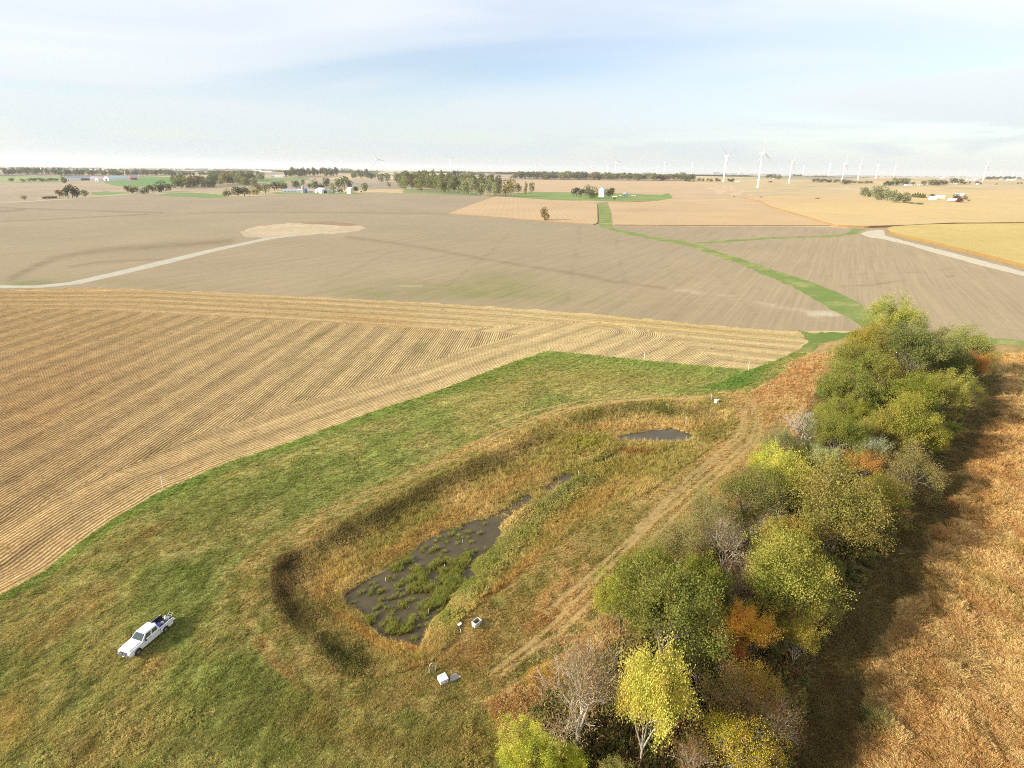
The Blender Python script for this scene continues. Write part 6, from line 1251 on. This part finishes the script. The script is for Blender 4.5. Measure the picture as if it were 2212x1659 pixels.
for s in (1, -1):
    q = [(-1.26, 0.92, 1.27), (1.28, 0.92, 1.27), (0.52, 0.74, 1.86), (-1.10, 0.74, 1.88)]
    q = [(x, y * s, z) for x, y, z in q]
    if s == 1: q = [q[1], q[0], q[3], q[2]]; ws = ((0.1, 0.475), (0.55, 0.90))
    else: ws = ((0.10, 0.45), (0.525, 0.9))
    for u0, u1 in ws: panel('side_window', face(q, u0, u1, 0.12, 0.86), M_CG)
    for x0, x1 in ((0.03, 1.12), (-1.15, -0.03)):
        MB().box(((x0 + x1) / 2, s * 0.972, 0.88), (x1 - x0 - 0.02, 0.02, 0.70)).build('door', M_PW, TK, bevel=0.008)
    for x in (0.16, -1.0): MB().box((x, s * 0.992, 1.12), (0.16, 0.03, 0.06)).build('door_handle', M_BK, TK)
    MB().box((0.95, s * 1.16, 1.42), (0.12, 0.26, 0.30)).box((0.98, s * 1.0, 1.34), (0.06, 0.14, 0.05)).build('mirror', M_BK, TK, bevel=0.02)
    MB().box((3.06, s * 0.74, 0.90), (0.05, 0.38, 0.24)).build('headlight', M_LENS, TK, bevel=0.02)
    MB().box((-3.18, s * 0.90, 0.95), (0.05, 0.12, 0.36)).build('tail_light', M_RL, TK)
    wall_ = [(-1.34, 0.5), (-1.34, 1.30), (-3.15, 1.30), (-3.15, 0.5)] + [(x, z) for x, z in arch(rx_, 0.50)]
    wall_ = [(-1.34, 1.30), (-1.34, 0.5)] + [(x, z) for x, z in arch(rx_, 0.50)] + [(-3.15, 0.5), (-3.15, 1.30)]
    MB().prism(wall_, min(s * 0.90, s * 0.98), max(s * 0.90, s * 0.98)).build('bed_side', M_PW, TK, bevel=0.015)
    for xw in (fx, rx_):
        wv = empty('wheel', (xw, s * 0.84, 0.40)); wv.parent = TK; sg = s
        MB().tube([(0, -0.13, 0), (0, -0.10, 0), (0, 0.10, 0), (0, 0.13, 0)], [0.34, 0.40, 0.40, 0.34], 24).build('tyre', M_TY, wv)
        MB().tube([(0, sg * 0.10, 0), (0, sg * 0.135, 0)], [0.23, 0.22], 20).build('rim', M_GRM, wv); MB().tube([(0, sg * 0.13, 0), (0, sg * 0.16, 0)], [0.09, 0.07], 12).build('hub_cap', M_CH, wv)
MB().box((-2.25, 0, 0.72), (1.84, 1.80, 0.06)).build('bed_floor', M_BK, TK); MB().box((-1.37, 0, 1.0), (0.06, 1.8, 0.56)).build('bed_headboard', M_PW, TK)
for s in (-1, 1): MB().box((-2.25, s * 0.88, 1.0), (1.8, 0.03, 0.5)).build('bed_liner', M_BK, TK)
MB().box((-3.42, 0, 0.76), (0.52, 1.66, 0.06), ry=R(-4)).build('tailgate', M_PW, TK, bevel=0.015)
MB().box((3.12, 0, 0.60), (0.16, 1.96, 0.24)).build('front_bumper', M_CH, TK, bevel=0.04); MB().box((-3.22, 0, 0.56), (0.14, 1.9, 0.18)).build('rear_bumper', M_CH, TK, bevel=0.03)
gr = MB()
for k in range(4): gr.box((3.075, 0, 0.80 + 0.07 * k), (0.03, 1.05, 0.025))
MB().box((3.05, 0, 0.9), (0.04, 1.1, 0.30)).build('grille', M_BK, TK); gr.build('grille_bar', M_CH, TK); MB().box((3.215, 0, 0.60), (0.02, 0.32, 0.14)).build('licence_plate', mat('plate_white', (0.7, 0.7, 0.68), 0.5), TK)
MB().box((3.24, 0, 0.92), (0.05, 0.05, 0.5)).tube([(3.16, -0.55, 0.72), (3.24, -0.55, 1.06), (3.24, 0.55, 1.06), (3.16, 0.55, 0.72)], 0.028, 8).build('brush_guard', M_BK, TK)
MB().box((0, 0, 0.5), (5.6, 1.5, 0.25)).build('chassis', M_BK, TK)
Mt = Matrix.Translation((cx_, cy_, cz_ + 0.02)) @ Matrix.Rotation(hd, 4, 'Z')
def load(name, label, cat, lx, ly, lz, rz=0): v = Mt @ Vector((lx, ly, lz)); return empty(name, tuple(v), hd + rz, label=label, cat=cat)
M_B = mat('blue_plastic', (0.02, 0.05, 0.45), 0.4); M_R2 = mat('red_plastic', (0.50, 0.03, 0.02), 0.4); M_GP = mat('grey_plastic', (0.33, 0.34, 0.36), 0.5); M_WP = mat('white_plastic', (0.75, 0.75, 0.72), 0.45); M_AL = mat('aluminium', (0.5, 0.5, 0.5), 0.35, 0.8)
e = load('tote', 'bright blue tote in the truck bed behind the cab', 'tote', -1.72, 0.25, 0.75); MB().box((0, 0, 0.24), (0.46, 0.62, 0.48)).build('tub', M_B, e, bevel=0.04); MB().box((0, 0, 0.50), (0.50, 0.66, 0.05)).build('lid', M_B, e, bevel=0.02)
e = load('fuel_can', 'red fuel can in the truck bed beside the blue tote', 'fuel can', -1.72, 0.68, 0.75); MB().box((0, 0, 0.19), (0.40, 0.22, 0.38)).build('body', M_R2, e, bevel=0.04); MB().tube([(0.12, 0, 0.38), (0.2, 0, 0.50)], 0.025, 8).build('spout', M_BK, e); MB().tube([(-0.12, 0, 0.37), (-0.12, 0, 0.44), (0.05, 0, 0.44), (0.05, 0, 0.37)], 0.02, 6).build('handle', M_R2, e)
e = load('bin', 'grey plastic bin behind the blue tote in the truck bed', 'bin', -2.12, 0.30, 0.75); MB().lathe([(0.20, 0), (0.25, 0.42), (0.22, 0.42), (0.18, 0.06), (0, 0.06)], 16).build('tub', M_GP, e)
e = load('bucket', 'white bucket next to the grey bin in the truck bed', 'bucket', -2.32, 0.12, 0.75); MB().lathe([(0.14, 0), (0.17, 0.36), (0.15, 0.36), (0.13, 0.03), (0, 0.03)], 16).build('pail', M_WP, e); MB().tube([(-0.165, 0, 0.34), (-0.1, 0.12, 0.42), (0.1, 0.12, 0.42), (0.165, 0, 0.34)], 0.008, 6).build('handle', M_AL, e)
e = load('cooler', 'white cooler at the front corner of the truck bed, behind the cab', 'cooler', -1.62, -0.55, 0.75); MB().box((0, 0, 0.24), (0.36, 0.5, 0.46)).build('chest', M_WP, e, bevel=0.03); MB().box((0, 0, 0.50), (0.38, 0.52, 0.06)).build('lid', M_WP, e, bevel=0.02)
e = load('crate', 'small blue crate near the tailgate of the truck', 'crate', -2.68, 0.45, 0.75); MB().box((0, 0, 0.15), (0.34, 0.42, 0.30)).build('box', M_B, e, bevel=0.02); MB().box((0, 0, 0.302), (0.28, 0.36, 0.01)).build('contents', M_BK, e)
e = load('sack', 'beige sack standing at the tail of the truck bed', 'sack', -3.02, 0.0, 0.75); MB().lathe([(0.0, 0), (0.20, 0.02), (0.24, 0.2), (0.20, 0.42), (0.10, 0.56), (0.06, 0.62), (0.09, 0.72), (0, 0.70)], 14).build('bag', mat('sackcloth', (0.68, 0.62, 0.54), 0.9), e, smooth=True); MB().lathe([(0.07, 0.60), (0.075, 0.62), (0.07, 0.64)], 12).build('tie', M_GP, e)
e = load('hand_cart', 'folded metal hand cart sticking out over the tailgate', 'hand cart', -3.2, 0.1, 0.80)
fr = MB()
for y in (-0.28, 0.28): fr.tube([(0.5, y, 0.05), (-0.3, y, 0.35), (-0.65, y, 0.62)], 0.018, 6)
for t in (0.2, -0.1, -0.4, -0.65): fr.tube([(t, -0.28, 0.28 - 0.3 * t), (t, 0.28, 0.28 - 0.3 * t)], 0.014, 6)
fr.build('frame', M_AL, e)
for y in (-0.34, 0.34): MB().tube([(-0.1, y - 0.03, 0.2), (-0.1, y + 0.03, 0.2)], 0.17, 16).build('wheel', M_TY, e)
e = load('board', 'dark upright board leaning inside the truck bed', 'board', -2.1, -0.75, 0.78); MB().box((0, 0, 0.36), (1.2, 0.04, 0.72), rx=R(-8)).build('panel', M_BK, e); MB().box((0, 0.04, 0.70), (1.22, 0.05, 0.04)).build('edge', M_GRM, e)
e = load('shovel', 'brown handled shovel lying across the truck bed', 'shovel', -2.5, 0.3, 0.95, 0.5); MB().tube([(0.6, 0, 0), (-0.5, 0, 0.1)], 0.018, 6).build('handle', mat('shovel_wood', (0.3, 0.2, 0.1), 0.7), e); MB().box((-0.62, 0, 0.11), (0.28, 0.2, 0.015)).build('blade', M_GRM, e)

# ------------------------------------------------------------------ instruments round the wetland
def gz(x, y): return float(terrain(np.array([x]), np.array([y]))[0])
def post(top, bot, rad, name, label, group=None, cap=None, m=M_WP, cat='post', wet=False, stuff=None):
    p = atz(*bot, ZW) if wet else at(*bot); lo, hi = 0.1, 8.0
    for _ in range(30):
        mm = (lo + hi) / 2; yy = proj(p[0], p[1], p[2] + mm)[1]
        if yy > top[1]: lo = mm
        else: hi = mm
    h = lo; q = atz(top[0], top[1], p[2] + h); lean = np.clip((q[0] - p[0]), -0.3, 0.3)
    e = empty(name, tuple(p), label=label, cat=cat, group=group)
    MB().tube([(0, 0, -0.3), (lean * 0.5, 0, h * 0.5), (lean, 0, h)], rad, 10).build('shaft', m, e)
    MB().tube([(lean, 0, h), (lean * 1.01, 0, h + 0.02)], [rad * 1.25, rad * 1.1], 10).build('cap', m, e)
    if cap: MB().tube([(lean, 0, h), (lean, 0, h + 0.18)], [rad * 1.1, rad * 2.2], 12).build('funnel', m, e)
    return e, p, h
GP = 'white marker posts along the edge of the corn stubble'; M_WC = mat('weathered_white_pipe', (0.74, 0.70, 0.62), 0.6)
for t, b_, l in [((347.5, 1028.4), (351.5, 1054), 'leaning white marker post, nearest the camera, between stubble and meadow'), ((951, 821.8), (951, 839.8), 'white marker post halfway along the curved stubble edge, second from the left'), ((1184.3, 741.8), (1184.3, 757), 'white marker post at the corner where the meadow edge turns'), ((1393.5, 759.8), (1391, 779.5), 'white marker post on the straight upper meadow edge, fourth from the left'), ((1619, 781.8), (1616.3, 800), 'white marker post at the right end of the meadow, by the bright green strip')]: post(t, b_, 0.075, 'marker_post', l, GP, m=M_WC)
post((1482.6, 902), (1481.3, 916.5), 0.07, 'rain_gauge', 'white post with a widened cap on the bank above the far pond', None, cap=True, m=M_WC, cat='rain gauge')
GS = 'thin white stakes in and around the water'
for t, b_, l in [((1419.6, 943.8), (1418.7, 952.6), 'thin white stake at the middle of the far pond'), ((1482.6, 942.9), (1481.3, 953), 'thin white stake at the right tip of the far pond'), ((1250.3, 1015.8), (1250.3, 1027.8), 'thin white stake among green plants in the channel'), ((1308.5, 990), (1308.5, 996), 'tiny stake beside the upper channel pool'), ((960, 1219), (960, 1230), 'white stake in the cattail clump of the large pond'), ((925.2, 1315.5), (925.2, 1326), 'pale stake in the open water near the lower end of the large pond'), ((998.5, 1165.4), (998.5, 1172.5), 'tiny pale stake near the upper shore of the large pond'), ((832.7, 1248), (832.7, 1255), 'tiny pale stake near the left shore of the large pond')]: post(t, b_, 0.035, 'stake', l, GS, m=M_WC, cat='stake', wet=True)
# white instrument box with its slab
def yaw(a, b): return math.atan2(b[1] - a[1], b[0] - a[0])
a0 = at(952.6, 1482.3); a1 = at(968.6, 1475.0); yw = yaw(a0, a1); wd = float(np.linalg.norm((a1 - a0)[:2])); u = np.array([math.cos(yw), math.sin(yw)]); v = np.array([-u[1], u[0]])
c_ = a0[:2] + u * wd / 2 + v * 0.42
BX = empty('instrument_box', (c_[0], c_[1], gz(*c_) + 0.02), yw, label='white instrument box with hinged sloping lid beside a concrete slab', cat='instrument box')
MB().add([(-wd / 2, -0.42, 0), (wd / 2, -0.42, 0), (wd / 2, 0.42, 0), (-wd / 2, 0.42, 0), (-wd / 2, -0.42, 0.55), (wd / 2, -0.42, 0.55), (wd / 2, 0.42, 0.72), (-wd / 2, 0.42, 0.72)], [(0, 3, 2, 1), (4, 5, 6, 7), (0, 1, 5, 4), (1, 2, 6, 5), (2, 3, 7, 6), (3, 0, 4, 7)]).build('case', M_WP, BX, bevel=0.01)
MB().box((0, 0, 0.665), (wd + 0.06, 0.92, 0.05), rx=math.atan2(0.17, 0.84)).build('lid', M_WP, BX, bevel=0.01)
MB().box((0.0, -0.475, 0.58), (0.10, 0.03, 0.08)).build('latch', M_BK, BX); MB().box((-0.05, 0.25, 0.75), (0.12, 0.03, 0.03)).build('handle', M_BK, BX); MB().box((wd * 0.18, -0.432, 0.3), (0.2, 0.012, 0.12)).build('vent', M_GP, BX)
q = [at(*x)[:2] for x in ((972, 1473), (983, 1472), (996.6, 1464.1), (984.9, 1455.5), (972, 1461))]; zq = max(gz(*x) for x in q) + 0.08
n5 = len(q); mb = MB(); mb.add([(x, y, zq) for x, y in q] + [(x, y, zq - 0.25) for x, y in q], [tuple(range(n5)), tuple(range(2 * n5 - 1, n5 - 1, -1))] + [(i, i + n5, (i + 1) % n5 + n5, (i + 1) % n5) for i in range(n5)])
o = mb.build('concrete_slab', mat('old_concrete', (0.36, 0.32, 0.29), 0.9, noise=0.2, scale=2.5)); tag(o, 'flat grey concrete slab in the grass right of the white box', 'slab')
# white hoop
h0 = at(927.3, 1454.2); h1 = at(941.4, 1449.5); mid = (h0 + h1) / 2; hw_ = float(np.linalg.norm((h1 - h0)[:2])) / 2
HP = empty('pipe_hoop', tuple(mid), yaw(h0, h1), label='white pipe bent into an arch, standing in the grass', cat='pipe arch')
pts = [(-hw_, 0, -0.2)] + [(-hw_ * math.cos(t), 0, 0.75 + 0.62 * math.sin(t)) for t in [math.pi * i / 12 for i in range(13)]] + [(hw_, 0, -0.2)]
MB().tube(pts, 0.03, 8).build('pipe', M_WC, HP); MB().tube([(-hw_, 0, 0.0), (-hw_, 0, 0.1)], 0.045, 8).build('collar', M_WC, HP); MB().tube([(hw_, 0, 0.0), (hw_, 0, 0.1)], 0.045, 8).build('collar', M_WC, HP)
o = MB().lathe([(0.0, 0.02), (0.34, 0.02), (0.40, 0.10), (0.36, 0.12), (0.30, 0.06), (0, 0.05)], 18).build('dark_grass_patch', mat('dark_grass', (0.05, 0.055, 0.055), 0.5), None, tuple(at(936.3, 1450.5))); tag(o, 'dark round patch of grass under the pipe arch', 'grass patch')  # shallow dark dish standing in for the dark-coloured grass below the arch
# screened enclosure
t0, t1, t3 = atz(1028.5, 1349.6, 1.1 - 0.2), atz(1040.5, 1340, 0.9), atz(1019.3, 1344, 0.9); yw = yaw(t0, t1); wx = float(np.linalg.norm((t1 - t0)[:2])); wy = float(np.linalg.norm((t3 - t0)[:2]))
cc = (t1[:2] + t3[:2]) / 2; bz = gz(*cc); hh = 0.9 - bz + 0.05
CG = empty('screen_enclosure', (cc[0], cc[1], bz), yaw(t0, t1), label='open-topped enclosure of grey netting on a pale frame above the pond', cat='enclosure')
M_NET = mat('grey_netting', (0.34, 0.33, 0.30), 0.8, noise=0.35, scale=5); M_FR = mat('pale_frame', (0.66, 0.62, 0.55), 0.6)
for sx in (-1, 1):
    for sy in (-1, 1): MB().box((sx * wx / 2, sy * wy / 2, hh / 2), (0.06, 0.06, hh)).build('corner_post', M_FR, CG)
    MB().box((sx * wx / 2, 0, hh * 0.47), (0.025, wy - 0.06, hh * 0.9)).build('netting', M_NET if sx > 0 else mat('pale_fabric', (0.6, 0.57, 0.5), 0.8, noise=0.2, scale=4), CG)
    MB().box((0, sx * wy / 2, hh * 0.47), (wx - 0.06, 0.025, hh * 0.9)).build('netting', M_NET, CG)
    MB().box((sx * wx / 2, 0, hh + 0.02), (0.07, wy + 0.07, 0.05)).build('top_rail', M_FR, CG); MB().box((0, sx * wy / 2, hh + 0.022), (wx - 0.08, 0.06, 0.046)).build('top_rail', M_FR, CG)
MB().box((-wx * 0.12, -wy / 2 - 0.03, hh * 0.42), (wx * 0.62, 0.02, hh * 0.82)).build('flap', M_FR, CG); MB().box((-wx / 2 - 0.12, -wy * 0.1, hh * 0.45), (0.02, wy * 0.6, hh * 0.8), ry=R(8)).build('flap', M_FR, CG)
mb = MB(); v_, f_, _ = WT[0]; mb.add(v_ * np.array([0.6, 0.6, 0.7]), [tuple(x) for x in f_]); mb.build('weeds', mat('enclosed_weeds', (0.09, 0.085, 0.05), 0.9), CG)
# box on a post
p = at(994.9, 1368.8); NB = empty('nest_box_post', tuple(p), R(25), label='slim brown nest box with white slanted roof on a white post', cat='nest box')
MB().tube([(0, 0, -0.2), (0, 0, 0.85)], 0.035, 10).build('post', M_WC, NB); MB().box((0, 0, 1.18), (0.16, 0.14, 0.66)).build('box', mat('brown_board', (0.17, 0.11, 0.08), 0.8), NB); MB().box((-0.1, 0, 1.56), (0.5, 0.36, 0.05), ry=R(-20)).build('roof', M_WP, NB)
# far instruments
p = at(1549.5, 871); FB = empty('instrument_box', tuple(p), R(40), label='small white instrument box at the far end of the wetland', cat='instrument box'); MB().box((0, 0.3, 0.42), (0.9, 0.85, 0.84)).build('case', M_WP, FB, bevel=0.02); MB().box((0, 0.3, 0.87), (0.98, 0.94, 0.06)).build('lid', M_WP, FB, bevel=0.01); MB().box((0, -0.14, 0.7), (0.1, 0.03, 0.1)).build('latch', M_BK, FB)
post((1536.7, 851.6), (1536.7, 864), 0.05, 'capped_pipe', 'slim pipe with a pale cap beside the far wire basket', None, m=M_WC, cat='pipe')
p = at(1534, 865); WBK = empty('wire_basket', tuple(p), R(30), label='dark wire basket left of the far white instrument box', cat='wire basket'); M_DW = mat('dark_wire', (0.07, 0.07, 0.06), 0.6)
for k in range(12): a = 2 * math.pi * k / 12; MB().tube([(0.45 * math.cos(a), 0.45 * math.sin(a), 0), (0.45 * math.cos(a), 0.45 * math.sin(a), 0.8)], 0.015, 5).build('wire', M_DW, WBK)
for z in (0.1, 0.45, 0.8): MB().lathe([(0.44, z - 0.015), (0.47, z), (0.44, z + 0.015)], 20).build('hoop', M_DW, WBK)
# utility pole at the far lane
post((442.3, 395.5), (442.3, 406.4), 0.18, 'utility_pole', 'wooden utility pole in front of the middle wood', None, m=mat('pole_wood', (0.3, 0.26, 0.2), 0.8), cat='utility pole')

# ------------------------------------------------------------------ air
hb = MB().box((0, 14000, 75), (60000, 36000, 262)).build('haze', None); hm = bpy.data.materials.new('haze_air'); hm.use_nodes = True; t = hm.node_tree; t.nodes.clear()
pv = N(t, 'ShaderNodeVolumePrincipled'); pv.inputs['Color'].default_value = (0.93, 0.96, 1.0, 1); pv.inputs['Density'].default_value = 4.0e-5; pv.inputs['Anisotropy'].default_value = 0.3
ou = N(t, 'ShaderNodeOutputMaterial'); L(t, pv.outputs[0], ou.inputs['Volume']); hb.data.materials.append(hm); hb['kind'] = 'stuff'
